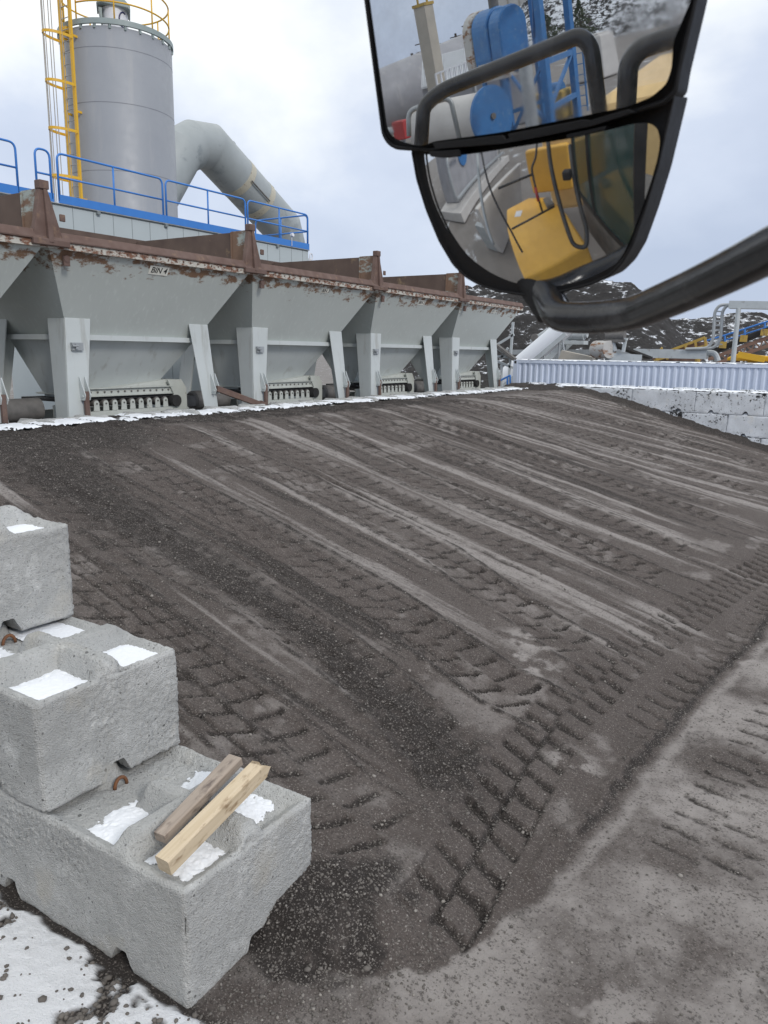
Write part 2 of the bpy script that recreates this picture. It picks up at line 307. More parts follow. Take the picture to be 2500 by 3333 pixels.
# ------------------------------------------------------------------ object helpers
def tag(o, label=None, cat=None, group=None, kind=None):
    if label: o['label'] = label
    if cat: o['category'] = cat
    if group: o['group'] = group
    if kind: o['kind'] = kind
    return o
def thing(name, loc, label, cat, group=None, rz=0):
    o = bpy.data.objects.new(name, None); col.objects.link(o); o.empty_display_size = .2
    o.location = [float(x) for x in loc]; o.rotation_euler = (0, 0, rz); return tag(o, label, cat, group)
class MB:
    def __init__(s, org=(0, 0, 0)): s.v = []; s.f = []; s.m = []; s.o = V(*org)
    def add(s, vs, fs, mi=0):
        k = len(s.v); s.v += [tuple(float(c) for c in V(*p)-s.o) for p in vs]; s.f += [tuple(i+k for i in f) for f in fs]; s.m += [mi]*len(fs); return s
    def box(s, lo, hi, mi=0):
        x0, y0, z0 = lo; x1, y1, z1 = hi
        return s.add([(x0, y0, z0), (x1, y0, z0), (x1, y1, z0), (x0, y1, z0), (x0, y0, z1), (x1, y0, z1), (x1, y1, z1), (x0, y1, z1)],
                     [(0, 3, 2, 1), (4, 5, 6, 7), (0, 1, 5, 4), (1, 2, 6, 5), (2, 3, 7, 6), (3, 0, 4, 7)], mi)
    def hexa(s, b, t, mi=0):
        return s.add(list(b)+list(t), [(0, 3, 2, 1), (4, 5, 6, 7), (0, 1, 5, 4), (1, 2, 6, 5), (2, 3, 7, 6), (3, 0, 4, 7)], mi)
    def bar(s, p, q, wd, ht, up=(0, 0, 1), mi=0):
        p, q = V(*p), V(*q); d = (q-p)/np.linalg.norm(q-p); upv = V(*up)
        a = np.cross(d, upv)
        if np.linalg.norm(a) < 1e-3: a = np.cross(d, V(1, 0, 0))
        a /= np.linalg.norm(a); b = np.cross(a, d); a = a*wd/2; b = b*ht/2
        return s.hexa([p-a-b, p+a-b, p+a+b, p-a+b][::1], [q-a-b, q+a-b, q+a+b, q-a+b], mi)
    def prism(s, pts, ex, mi=0):
        pts = [V(*p) for p in pts]; ex = V(*ex); n = len(pts)
        return s.add(pts+[p+ex for p in pts], [tuple(range(n))[::-1], tuple(range(n, 2*n))]+[(i, (i+1) % n, n+(i+1) % n, n+i) for i in range(n)], mi)
    def tube(s, pts, r, n=10, cap=True, mi=0, closed=False):
        pts = [V(*p) for p in pts]; rs = r if isinstance(r, (list, tuple)) else [r]*len(pts); rings = []; prev = None; L = len(pts)
        for i, p in enumerate(pts):
            if closed: d = pts[(i+1) % L]-pts[i-1]
            else: d = pts[min(i+1, L-1)]-pts[max(i-1, 0)]
            d = d/(np.linalg.norm(d)+1e-12)
            if prev is None:
                a = np.cross(d, V(0, 0, 1)); a = a if np.linalg.norm(a) > 1e-2 else np.cross(d, V(1, 0, 0))
            else: a = prev-d*(prev@d)
            a /= np.linalg.norm(a); prev = a; b = np.cross(d, a)
            rings.append([p+rs[i]*(math.cos(2*math.pi*k/n)*a+math.sin(2*math.pi*k/n)*b) for k in range(n)])
        vs = [q for rr in rings for q in rr]; fs = []
        for i in range(L if closed else L-1):
            j = (i+1) % L
            for k in range(n): fs.append((i*n+k, i*n+(k+1) % n, j*n+(k+1) % n, j*n+k))
        if cap and not closed: fs += [tuple(range(n))[::-1], tuple(range((L-1)*n, L*n))]
        return s.add(vs, fs, mi)
    def cyl(s, p, q, r, n=20, r2=None, mi=0): return s.tube([p, q], [r, r if r2 is None else r2], n, mi=mi)
    def lathe(s, cx, cy_, prof, n=48, mi=0, a0=0, a1=2*math.pi):
        full = abs(a1-a0-2*math.pi) < 1e-6; na = n if full else n+1; vs = []
        for r, z in prof:
            for k in range(na):
                a = a0+(a1-a0)*k/n; vs.append((cx+r*math.cos(a), cy_+r*math.sin(a), z))
        fs = []
        for i in range(len(prof)-1):
            for k in range(n):
                k2 = (k+1) % na; fs.append((i*na+k, i*na+k2, (i+1)*na+k2, (i+1)*na+k))
        return s.add(vs, fs, mi)
    def build(s, name, mat, parent=None, smooth=False, bev=0, solid=0, auto=None):
        me = bpy.data.meshes.new(name); me.from_pydata(s.v, [], s.f)
        mats = mat if isinstance(mat, (list, tuple)) else [mat]
        for q in mats: me.materials.append(MT[q] if isinstance(q, str) else q)
        if len(mats) > 1: me.polygons.foreach_set('material_index', s.m)
        import bmesh
        bm = bmesh.new(); bm.from_mesh(me); bmesh.ops.recalc_face_normals(bm, faces=bm.faces); bm.to_mesh(me); bm.free()
        if smooth:
            me.polygons.foreach_set('use_smooth', [True]*len(me.polygons))
            if auto: me.set_sharp_from_angle(angle=math.radians(auto))
        o = bpy.data.objects.new(name, me); col.objects.link(o); o.parent = parent
        if solid:
            md = o.modifiers.new('thick', 'SOLIDIFY'); md.thickness = solid; md.offset = -1
        if bev:
            md = o.modifiers.new('edge', 'BEVEL'); md.width = bev; md.segments = 2; md.limit_method = 'ANGLE'; md.angle_limit = math.radians(35)
        return o
def fillet(pts, rad, n=5, closed=False):
    pts = [V(*p) for p in pts]; o = []; L = len(pts)
    for i, p in enumerate(pts):
        if not closed and i in (0, L-1): o.append(p); continue
        a, b = pts[i-1], pts[(i+1) % L]; da, db = a-p, b-p; la, lb = np.linalg.norm(da), np.linalg.norm(db); r = min(rad, la*.48, lb*.48)
        s, e_ = p+da/la*r, p+db/lb*r
        for k in range(n+1):
            t = k/n; o.append((1-t)**2*s+2*t*(1-t)*p+t*t*e_)
    return o
def copy_tree(o, parent=None):
    c = o.copy(); col.objects.link(c); c.parent = parent
    for k in KIDS.get(o.name, []): copy_tree(k, c)
    return c
KIDS = {}
def index_kids(root):
    for o in bpy.data.objects:
        if o.parent: KIDS.setdefault(o.parent.name, [])
    for o in bpy.data.objects:
        if o.parent and o not in KIDS[o.parent.name]: KIDS[o.parent.name].append(o)
def np_mesh(name, verts, quads, mat, parent=None, smooth=True, mask=None):
    me = bpy.data.meshes.new(name); nv, nf = len(verts), len(quads); k = quads.shape[1]
    me.vertices.add(nv); me.vertices.foreach_set('co', np.ascontiguousarray(verts, np.float32).ravel())
    me.loops.add(nf*k); me.loops.foreach_set('vertex_index', np.ascontiguousarray(quads, np.int32).ravel())
    me.polygons.add(nf); me.polygons.foreach_set('loop_start', np.arange(0, nf*k, k, dtype=np.int32))
    if smooth: me.polygons.foreach_set('use_smooth', np.ones(nf, bool))
    me.update(calc_edges=True)
    if mask is not None:
        a = me.color_attributes.new('mask', 'FLOAT_COLOR', 'POINT'); a.data.foreach_set('color', np.ascontiguousarray(mask, np.float32).ravel())
    me.materials.append(MT[mat] if isinstance(mat, str) else mat)
    o = bpy.data.objects.new(name, me); col.objects.link(o); o.parent = parent; return o
def grid_quads(nx, ny):
    i, j = np.meshgrid(np.arange(nx-1), np.arange(ny-1), indexing='ij'); a = (i*ny+j).ravel()
    return np.stack([a, a+ny, a+ny+1, a+1], 1)

# ------------------------------------------------------------------ ground, ramp
TY = [0, 2.3, 2.6, 2.9, 3.3, 4.14, 5.12, 6.2, 7.4, 9.2, 12, 16, 24, 40]; TX = [-2.4, -2.3, -1.75, -1.5, -1.36, -1.3, -1.21, -1.13, -.99, -.82, -.7, -.85, -1.2, -1.2]
def H0(X, Y):
    xt = np.interp(Y, TY, TX); xc = np.interp(Y, [3, 8, 23.5], [-9.5, -9.35, -8.2])
    t = np.clip((xt-X)/(xt-xc), 0, 1)
    z = 1.9*t
    z = z - .10*np.exp(-((t-1)/.05)**2) + .035*np.exp(-((t-.0)/.02)**2)*0
    side = sstep(Y, 2.35, 2.62) if np.ndim(Y) else float(sstep(np.array(Y), 2.35, 2.62))
    return z*side
def tracks(X, Y):
    """tyre marks: returns height change, loose-material mask, pale mask"""
    dz = np.zeros_like(X); lo = np.zeros_like(X); pa = np.zeros_like(X)
    xt = np.interp(Y, TY, TX)
    wob = (fb2(X*.7, Y*.7, 3, 5)-.5)
    nse = fb2(X*14, Y*14, 3, 9); n2 = fb2(X*5, Y*5, 4, 19)
    # --- driving lines up the slope
    def line(px, py): return np.interp(X, px, py)
    def y_seed(py): return float(py[0])*3.7
    def lug(px, py, wd, strength, pitch=.23, x0=-9.3, x1=-1.9, sk=.42):
        t = Y-line(px, py)-wob*.12; u = t/(wd/2); inside = sstep(1-np.abs(u), 0, .12)*sstep(X, x0, x0+.5)*(1-sstep(X, x1-.4, x1))
        half = (u > 0)
        ph = (X-sk*t+half*pitch*.5+.10*(nse-.5)*pitch+.05*np.abs(u)**2)/pitch; fr = ph % 1
        lat_ = sstep(1-np.abs(np.abs(u)-.50)/.50, 0, .25)
        vary = np.clip(3.4*(fb2(X*.8+y_seed(py), Y*.8, 3, 23)-.24), .2, 1.3)*strength
        line_ = np.exp(-((fr-.84)/(.12+.006*Y))**2)*(1+.03*Y)*lat_*(.55+.8*nse)*np.clip(.45+1.4*n2, .3, 1.3)
        return inside*line_*vary, inside*lat_*vary*fr, inside
    L = [([-8.6, -7.3, -5.4, -3.7, -2.4], [6.37, 6.18, 6.05, 5.8, 5.46], .66, 1.25), ([-8.5, -6.4, -5.1, -4.0, -2.2], [7.73, 7.81, 7.62, 7.41, 6.71], .64, 1.1),
         ([-9, -7.2, -5.6, -3.8, -2.0], [10.66, 10.1, 9.58, 9.62, 9.35], .70, 1.35), ([-8, -6.4, -4.9, -2.5], [12.0, 11.7, 11.24, 10.92], .66, .95),
         ([-5.5, -4.1, -2.4], [3.9, 3.68, 3.32], .66, .75), ([-9, -2], [13.6, 13.3], .68, 1.1), ([-9, -2], [8.9, 8.35], .6, .45),
         ([-9, -5.5, -1.5], [15.9, 16.9, 16.7], .75, 1.2), ([-9, -5.5, -1.5], [18.2, 20.2, 20.7], .75, 1.1), ([-9, -2], [16.2, 14.3], .6, .4), ([-4.3, -3.6, -3.0, -2.2], [4.85, 4.75, 4.6, 4.27], .6, .9)]
    kY = np.interp(Y, [3, 8, 12, 15, 18, 22], [-.10, -.14, -.10, .12, .42, .5]); yw = Y-kY*(X+6)
    st1 = fb2(X*.22, yw*4.2, 5, 301, .62); st2 = fb2(X*.5+9, yw*13, 4, 311, .6); xe = X+2.2*(fb2(yw*1.7, yw*0, 2, 321)-.5)+.5*(n2-.5); on = sstep(X, -9.6, -8.6)*(1-sstep(xe, xt-1.5, xt-.2))
    pa = np.maximum(pa, on*sstep(st1+.35*(st2-.5), .46, .70)*.78); lo = np.maximum(lo, on*sstep(.5-st1+.5*(.5-st2)+.3*(nse-.5), .07, .26)*.62); dz += on*((st2-.5)*.012+(st1-.5)*.02)
    for px, py, wd, s_ in L:
        k, ins, bd_ = lug(px, py, wd, s_); dz -= .016*k+.040*ins; lo = np.maximum(lo, np.clip(k*1.4, 0, 1)); lo = np.maximum(lo, np.clip(ins*.28*s_*n2*1.6, 0, .34)); pa = pa*(1-.62*bd_*np.clip(n2*1.7, 0, 1))
        t = np.abs(np.abs(Y-line(px, py)-wob*.12)-wd*.56); ridge = np.exp(-(t/.035)**2)*s_*sstep(X, -9.4, -8.5)*(1-sstep(X, xt-.9, xt-.2))
        dz += .012*ridge; lo = np.maximum(lo, ridge*.75*(nse*1.6))
    r2 = np.random.default_rng(3)
    for i in range(125):                                    # thin scrape lines and smeared bands
        y0 = 3.2+21*(i/125.0)**1.15+r2.uniform(-.2, .2); k = np.interp(y0, [3, 8, 12, 15, 18, 22], [-.10, -.14, -.10, .12, .42, .5]); cv = np.interp(y0, [3, 12, 18, 22], [.004, 0, -.035, -.045])
        yy = y0+k*(X+8.5)+cv*(X+8.5)**2; w_ = np.maximum(r2.choice([.014, .022, .04, .12, .24], p=[.42, .28, .14, .10, .06]), .0023*y0); a = r2.uniform(.35, 1)
        xa = r2.uniform(-9.6, -6.5); xb = r2.uniform(-4, -1.6)
        g = np.exp(-((Y-yy-wob*.1)/w_)**2)*sstep(X, xa, xa+.8)*(1-sstep(X, xb-.8, xb))
        br = np.clip(.62+1.2*(fb2(X*2, Y*9+i, 3, 31+i)-.45), 0, 1)
        if w_ < .08: dz -= .012*g*a; dz += .012*np.exp(-((Y-yy-wob*.1-w_*1.9)/w_)**2)*a*sstep(X, xa, xa+.8)*(1-sstep(X, xb-.8, xb)); lo = np.maximum(lo, g*a*br*.95)
        else:
            lo = np.maximum(lo, g*a*.62*br*(.5+nse)); 
            pp = np.exp(-((Y-yy-w_*2.2)/w_)**2)*a*sstep(X, xa, xa+.8)*(1-sstep(X, xb-.8, xb)); pa = np.maximum(pa, pp*.6)
    # wide dark loose wash by the left wall and at the crest
    yy = np.interp(X, [-9.5, -7, -5.2, -3.8, -2.4, -1.6], [5.6, 5.15, 5.0, 4.8, 4.35, 3.9]); wd = np.interp(X, [-9.5, -7, -4, -2.5, -1.5], [1.2, .55, .24, .42, .6])
    g = np.exp(-((Y-yy)/wd)**2)*(1-sstep(X, -2.2, -1.5)); lo = np.maximum(lo, g*np.clip(.35+nse*1.0, 0, 1)*.95); dz += .02*g*(nse-.3)
    up = sstep(-X, 7.4, 8.9)*(1-sstep(Y, 6.2, 9)); lo = np.maximum(lo, up*np.clip(.45+nse*.9, 0, 1))
    xc = np.interp(Y, [3, 8, 23.5], [-9.5, -9.35, -8.2]); cr = sstep(xc-X, -.55, -.1+.2*0)*np.clip(n2*2-.2, 0, 1)*(1-.85*sstep(Y, 14, 19)); lo = np.maximum(lo, cr*.95)
    dz += cr*(.05*nse+.09*(fb2(X*3, Y*3, 3, 77)-.35))
    # far wall: dark grit piled against the white blocks
    fw = np.clip((Y-22.95)/.55, 0, 1)*sstep(-X, -.5, 1); dz += .15*fw*(.55+.9*n2); lo = np.maximum(lo, sstep(fw, .08, .35))
    # --- cross tracks along the toe
    def cross(py, px, wd, strength, pitch, cols, grid=True, y0=2.9, y1=14):
        t = X-np.interp(Y, py, px)-wob*.06; u = t/wd+.5; ins = sstep(u, -.02, .06)*(1-sstep(u, .94, 1.02))*sstep(Y, y0, y0+.3)*(1-sstep(Y, y1-2, y1))
        c = np.floor(np.clip(u, 0, .999)*cols); ph = (Y+.25*t+(c % 2)*pitch*.5)/pitch; w_ = np.abs((ph % 1)-.5)*2
        fr = (ph+.25*(nse-.5)) % 1; bars = np.exp(-((fr-.85)/.13)**2); edge = np.abs((np.clip(u, 0, 1)*cols+.12*(n2-.5)) % 1-.5)*2
        gr = sstep(edge, .74, .95)*np.clip(1.35-.16*Y, .15, 1) if grid else 0*X
        vary = np.clip(3*(fb2(X*1.3, Y*.9, 3, 61)-.20), .7, 1.3)
        k = ins*np.maximum(bars, gr)*(.5+.9*nse)*np.clip(.4+1.5*n2, 0, 1.2)*strength*vary
        return k, ins*strength*(.25+.75*fr)*vary
    k, ins = cross([2.9, 3.3, 3.8, 4.6, 5.5, 6.7, 8.5, 11.7], [-1.62, -1.64, -1.72, -1.8, -1.84, -1.78, -1.57, -1.12], .46, 1.0, .25, 2); dz -= .020*k+.022*ins; lo = np.maximum(lo, np.clip(k*1.1, 0, 1))
    k, ins = cross([4.5, 5.5, 6.6, 8, 10, 12], [-1.42, -1.37, -1.25, -1.08, -.9, -.8], .30, .75, .22, 1, False, 5.5); dz -= .018*k+.014*ins; lo = np.maximum(lo, np.clip(k*.9, 0, 1))
    k, ins = cross([4.5, 5.4, 6.4, 7.4, 10], [-.6, -.5, -.4, -.2, 0], .62, .75, .21, 2, False, 4.2); dz -= .010*k+.005*ins; lo = np.maximum(lo, np.clip(k*.9, 0, 1)*.8)
    k, ins = cross([2, 12], [.55, 1.2], .6, .5, .24, 2, True, 1.5); dz -= .012*k; lo = np.maximum(lo, np.clip(k*.6, 0, 1)*.7)
    # toe edge: raised lip of material then bare, paler yard
    d = X-(xt+.05*wob*2+.42*(fb2(X*3.1, Y*3.1, 5, 45)-.5)*(1-sstep(Y, 3.0, 4.4))+.10*(fb2(X*5, Y*5, 4, 46)-.5)+.06*(fb2(X*0+Y*2.2, Y*0, 3, 3)-.5)); lip = np.exp(-((d+.05)/.05)**2)*sstep(Y, 3.2, 3.8); dz += .028*lip*(.6+nse); lo = np.maximum(lo, np.exp(-((d-.0)/.045)**2)*.9*sstep(Y, 3.6, 4.6)*np.clip(.3+nse, 0, 1))
    yard = sstep(d, .03, .12); pa = np.maximum(pa*(1-.3*yard), yard*np.clip(.34+2.2*(fb2(X*1.4, Y*1.4, 6, 41, .6)-.40), 0, 1)); lo = np.maximum(lo, yard*sstep(fb2(X*2.3+50, Y*1.7, 6, 43, .62), .54, .74)*.45)
    pa = np.maximum(pa, np.exp(-((d-.13)/.07)**2)*.75*sstep(Y, 2.8, 3.4))
    blot = sstep(fb2(X*2.1, Y*1.3, 5, 63), .58, .72); pa = np.maximum(pa, blot*.55*(1-lo)); 
    for bx, by, br in ((-2.35, 6.0, .35), (-2.5, 6.35, .3), (-1.55, 4.9, .25), (.4, 6.5, .5), (-.6, 3.0, .4), (.6, 3.9, .4)):
        q = np.exp(-(((X-bx)**2+(Y-by)**2)/br**2))*sstep(fb2(X*7, Y*7, 4, int(abs(bx*100))), .42, .6); pa = np.maximum(pa, q*1.0); lo = lo*(1-.6*q)
    # loose spill of grit round the foot of the near block
    q = np.exp(-(((X+2.12-.25*(Y-2.6))/.36)**2+((Y-2.72)/.52)**2)); lo = np.maximum(lo, sstep(q+1.1*(fb2(X*4.5, Y*4.5, 4, 71)-.5), .20, .85)*np.clip(.30+nse, 0, .9)); dz += .06*q*(.6+.5*n2)*sstep(Y, 1.9, 2.5)
    q2 = sstep(.28-np.abs(Y-1.86), 0, .2)*sstep(-X, 1.6, 2.0); lo = np.maximum(lo, q2*.9); 
    dz += (fb2(X*2, Y*2, 4, 88)-.5)*.03+(nse-.5)*.012*(.4+lo)+(fb2(X*40, Y*40, 2, 90)-.5)*.007*(.35+1.2*lo)
    sn = np.zeros_like(X); reg = sstep(1.965-Y+.14*(n2-.5), 0, .04)*sstep(-X+.35*(n2-.5), 2.1, 2.35)
    sn = reg*sstep(fb2(X*3.4, Y*3.4, 5, 51)+.35*(nse-.5), .315, .36); dz += .018*sn; lo = np.maximum(lo, reg*(1-sn)*.55)
    fin = vn2(X*55, Y*55, 401)*.6+vn2(X*24, Y*24, 402)*.4
    lo = sstep(np.clip(lo, 0, 1)+.36*(fin-.5), .17, .74)*.96; pa = sstep(np.clip(pa, 0, 1)+.22*(fin-.5), .12, 1.0)
    return dz, lo, pa, sn
xs = np.concatenate([np.arange(-10.5, -9.0, .03), np.arange(-9.0, .2, .0135), np.arange(.2, 4.2, .03)])
ys = [.9]
while ys[-1] < 24.3: ys.append(ys[-1]+max(.0105, .0034*ys[-1]))
ys = np.array(ys); GX, GY = np.meshgrid(xs, ys, indexing='ij')
tdz, tlo, tpa, tsn = tracks(GX, GY); GZ = H0(GX, GY)+tdz+.012
edge = np.minimum(np.minimum(GX-xs[0], xs[-1]-GX), np.minimum(GY-ys[0], ys[-1]-GY)); GZ = GZ-.08*(1-sstep(edge, 0, .25))*(GZ < .3)
tag(np_mesh('ramp', np.stack([GX.ravel(), GY.ravel(), GZ.ravel()], 1), grid_quads(len(xs), len(ys)), 'ground',
            mask=np.stack([tlo.ravel(), tpa.ravel(), tsn.ravel(), np.ones(GX.size)], 1)), 'packed ramp of dark millings with tyre tracks', 'ramp', kind='structure')
g = MB(); g.add([(-900, -900, -.05), (900, -900, -.05), (900, 900, -.05), (-900, 900, -.05)], [(0, 1, 2, 3)])
tag(g.build('ground', 'yard'), kind='structure')
def gz(x, y):
    i = np.clip(np.searchsorted(xs, x), 0, len(xs)-1); j = np.clip(np.searchsorted(ys, y), 0, len(ys)-1); return GZ[i, j]

# loose stones
phi = (1+5**.5)/2
ICO = np.array([(-1, phi, 0), (1, phi, 0), (-1, -phi, 0), (1, -phi, 0), (0, -1, phi), (0, 1, phi), (0, -1, -phi), (0, 1, -phi), (phi, 0, -1), (phi, 0, 1), (-phi, 0, -1), (-phi, 0, 1)])/1.9
ICF = np.array([(0, 11, 5), (0, 5, 1), (0, 1, 7), (0, 7, 10), (0, 10, 11), (1, 5, 9), (5, 11, 4), (11, 10, 2), (10, 7, 6), (7, 1, 8), (3, 9, 4), (3, 4, 2), (3, 2, 6), (3, 6, 8), (3, 8, 9), (4, 9, 5), (2, 4, 11), (6, 2, 10), (8, 6, 7), (9, 8, 1)])
def stones(name, px, py, size, mat, label):
    n = len(px); r = np.random.default_rng(n)
    a = r.uniform(0, 6.28, n); c_, s_ = np.cos(a), np.sin(a)
    sh = ICO[None]*(1+r.uniform(-.28, .28, (n, 12, 1)))*np.stack([r.uniform(.8, 1.3, n), r.uniform(.7, 1.1, n), r.uniform(.5, .85, n)], 1)[:, None, :]*size[:, None, None]
    x = sh[..., 0]*c_[:, None]-sh[..., 1]*s_[:, None]; y = sh[..., 0]*s_[:, None]+sh[..., 1]*c_[:, None]
    v = np.stack([x+px[:, None], y+py[:, None], sh[..., 2]+gz(px, py)[:, None]+size[:, None]*.22], 2).reshape(-1, 3)
    f = (ICF[None]+12*np.arange(n)[:, None, None]).reshape(-1, 3)
    return tag(np_mesh(name, v, f, mat, smooth=False), label, 'gravel', kind='stuff')
n = 300000; px = rng.uniform(-9.4, 1.6, n); py = 1.0+rng.uniform(0, 1, n)**2.0*10
i = np.searchsorted(xs, px)-1; j = np.searchsorted(ys, py)-1; lo_ = tlo[i, j]; sn_ = tsn[i, j]
keep = (rng.uniform(0, 1, n) < np.clip(lo_*.55+.07, 0, 1))*(py > 2.0)
foot = np.exp(-(((px+2.0)/.45)**2+((py-2.65)/.6)**2)); keep |= rng.uniform(0, 1, n) < foot*.8
snowreg = (py < 1.93)*(px < -2.1); keep = np.where(snowreg, rng.uniform(0, 1, n) < .6*(1-sn_)+.03, keep).astype(bool)
blockreg = (px < -2.32)*(py > 1.98)*(py < 2.9); keep &= ~blockreg
kx, ky = px[keep], py[keep]; ksn = snowreg[keep]
sz = (.003+.007*rng.uniform(0, 1, len(kx))**2.2)*(1+.8*(rng.uniform(0, 1, len(kx)) > .965))*np.where(ksn, 1.9, 1)
pal = (rng.uniform(0, 1, len(kx)) < .13) & (~ksn)
stones('gravel', kx[~pal], ky[~pal], sz[~pal], 'stone', 'loose dark grit and small stones scattered over the ramp and yard')
stones('gravel', kx[pal], ky[pal], sz[pal], 'stone_pale', 'pale stones scattered among the dark grit of the ramp')

# ------------------------------------------------------------------ concrete blocks
BW, BL, BH = .90, 1.81, .61
def ridge(d): return np.clip(1.65-d/.055, 0, 1)*.095
def block_mesh(name, mat, seed, res=.017, rough=1.0):
    """interlocking block, local origin at the near end (x = 0, running to -x), y 0..BW"""
    nx, ny, nz = int(BL/res), int(BW/res), int(BH/res)
    x = np.linspace(0, 1, nx+1)*BL; y = np.linspace(0, 1, ny+1)*BW
    X, Y = np.meshgrid(x, y, indexing='ij')
    ex = np.minimum(X, BL-X); ey = np.minimum(Y, BW-Y)
    long_ = ridge(np.abs(Y-BW/2))*np.clip(ex/.06+.2, 0, 1)*np.clip((np.abs(X-BL/2)-.13)/.07, 0, 1); tr_ = np.maximum(ridge(np.abs(X-BL/4)), ridge(np.abs(X-3*BL/4)))*np.clip(ey/.10, 0, 1)
    rg_ = np.maximum(long_, tr_); top = BH+rg_*.85-.05*np.clip((np.minimum(ex, ey)-.025)/.075, 0, 1)*(1-np.clip(rg_/.05, 0, 1))
    bot = np.maximum(ridge(np.abs(Y-BW/2)), np.maximum(ridge(np.abs(X-BL/4)), ridge(np.abs(X-3*BL/4))))*1.1
    vs = []; fs = []; 
    def sheet(A, flip):
        k = sum(len(v) for v in vs); q = grid_quads(A.shape[0], A.shape[1])+k; vs.append(A.reshape(-1, 3)); fs.append(q[:, ::-1] if flip else q)
    st = lambda a, b, c: np.stack(np.broadcast_arrays(a, b, c), -1)
    sheet(st(-X, Y, top), True); sheet(st(-X, Y, bot), False)
    t = np.linspace(0, 1, nz+1)[:, None]
    for idx, flip in (((slice(None), 0), False), ((slice(None), -1), True)):
        a, b = bot[idx], top[idx]; sheet(st(-x[None]+0*t, y[idx[1]]+0*t+0*x[None], a[None]*(1-t)+b[None]*t), not flip)
    for idx, flip in (((0, slice(None)), False), ((-1, slice(None)), True)):
        a, b = bot[idx], top[idx]; sheet(st(-x[idx[0]]+0*t+0*y[None], y[None]+0*t, a[None]*(1-t)+b[None]*t), flip)
    v = np.concatenate(vs); f = np.concatenate(fs)
    c = V(-BL/2, BW/2, BH/2); hs = V(BL/2, BW/2, BH/2); p = v-c; s = np.sign(p)
    dist = hs-np.abs(p); dist = np.maximum(dist, 0)
    # worn, rounded arrises: pull vertices near two faces inwards
    r_ = .019*(.4+1.2*fb3(v*6+seed, 2, seed))*rough
    near = np.clip(1-dist/r_[:, None], 0, 1); near[:, 2] *= (np.abs(p[:, 2]) > hs[2]-.06)
    sm = near.sum(1, keepdims=True); mx = near.max(1, keepdims=True); cor = np.clip(sm-mx, 0, 1)
    v = v-s*near*cor*r_[:, None]*.45
    chip = sstep(fb3(v*9+seed*3, 3, seed+5), .62, .8)*np.clip(cor[:, 0], 0, 1); v = v-s*chip[:, None]*.026*rough*near
    nrm = np.stack([fb3(v*26+seed+k*9, 3, seed+k)-.5 for k in range(3)], 1); v = v+nrm*.006*rough
    v = v+np.stack([fb3(v*4+seed+k*9, 2, seed+20+k)-.5 for k in range(3)], 1)*.010*rough
    v = v+np.stack([fb3(v*70+seed+k*9, 1, seed+40+k)-.5 for k in range(3)], 1)*.007*rough*(.5+1.6*sstep(fb3(v*2.3+seed, 2, seed+60), .45, .65))[:, None]
    return np_mesh(name, v, f, mat)
def loop_mb(x, y, z, r=.04, rad=.010, along=True):
    pts = [(x+(-r if along else 0)*math.cos(a), y+(0 if along else -r)*math.cos(a), z-.02+1.35*r*math.sin(a)) for a in np.linspace(0, math.pi, 10)]
    return MB().tube(pts, rad, 8)
mesh_cache = {}
def block(x, y, z, seed, label, group, mat='concrete', res=.017, rough=1.0, rot=0, loop=True, loopx=BL/2, name='concrete_block'):
    t = thing(name, (x, y, z), label, 'concrete block', group, rot)
    key = (seed, mat)
    if key not in mesh_cache: mesh_cache[key] = block_mesh('body', mat, seed, res, rough).data; first = bpy.data.objects['body'] if 'body' in bpy.data.objects else None
    me = mesh_cache[key]; own = [o for o in bpy.data.objects if o.data == me and o.parent is None]
    b = own[0] if own else bpy.data.objects.new('body', me)
    if not own: col.objects.link(b)
    b.parent = t; b.name = 'body'
    if loop: loop_mb(-loopx, BW/2, BH-.03, along=False).build('lifting_loop', 'orange', t, smooth=True)
    return t
GN = 'stepped blocks of the near retaining wall'
X3, X2, X1, YB = -2.295, -3.29, -4.235, 2.0
block(X3, YB, 0, 1, 'bottom concrete block with two timber offcuts lying on it', GN, res=.0095, loopx=.985)
block(X2, YB, BH, 2, 'middle concrete block of the stepped wall with snow squares on its top', GN, res=.0095, loopx=.962)
block(X1, YB, 2*BH, 3, 'topmost concrete block of the near stepped wall at the left edge', GN, res=.012, loopx=.95)
for x_, z_, lb in ((X3-BL-.01, 0, 'concrete block behind the lowest one, partly under the middle block at the left edge'), (X2-BL-.01, BH, 'concrete block behind the snow topped middle block of the near wall')):
    block(x_, YB, z_, 1, lb, GN)

# snow lying on the blocks (one stuff object)
SV, SF = [], []
def snow_patch(x0, x1, y0, y1, zf, seed, th=.016, thr=.36, res=.005, edge_=.11):
    nx, ny = max(3, int((x1-x0)/res)), max(3, int((y1-y0)/res)); X, Y = np.meshgrid(np.linspace(x0, x1, nx), np.linspace(y0, y1, ny), indexing='ij')
    e_ = np.minimum(np.minimum(X-x0, x1-X)/(edge_*1.2), np.minimum(Y-y0, y1-Y)/edge_); n_ = .80*fb2(X*7.5+seed, Y*7.5, 4, seed)+.40*fb2(X*60+seed, Y*60, 3, seed+2)-.12
    k = np.clip(e_, 0, 1)*.42+n_*.72-thr; z = zf(X, Y)+th*(.35*sstep(k, 0, .07)+.65*sstep(k, .05, .40))-.006*(k <= 0)-.004+.004*(fb2(X*60, Y*60, 2, seed)-.5)
    ins = (k > -.02); q = grid_quads(nx, ny); ok = ins.ravel()[q].all(1); q = q[ok]
    base = sum(len(v) for v in SV); SV.append(np.stack([X.ravel(), Y.ravel(), z.ravel()], 1)); SF.append(q+base)
flat = lambda z: (lambda X, Y: z+0*X)
t2 = BH*2-.044; t1 = BH-.044; t3 = BH*3-.044; q_ = BL/4
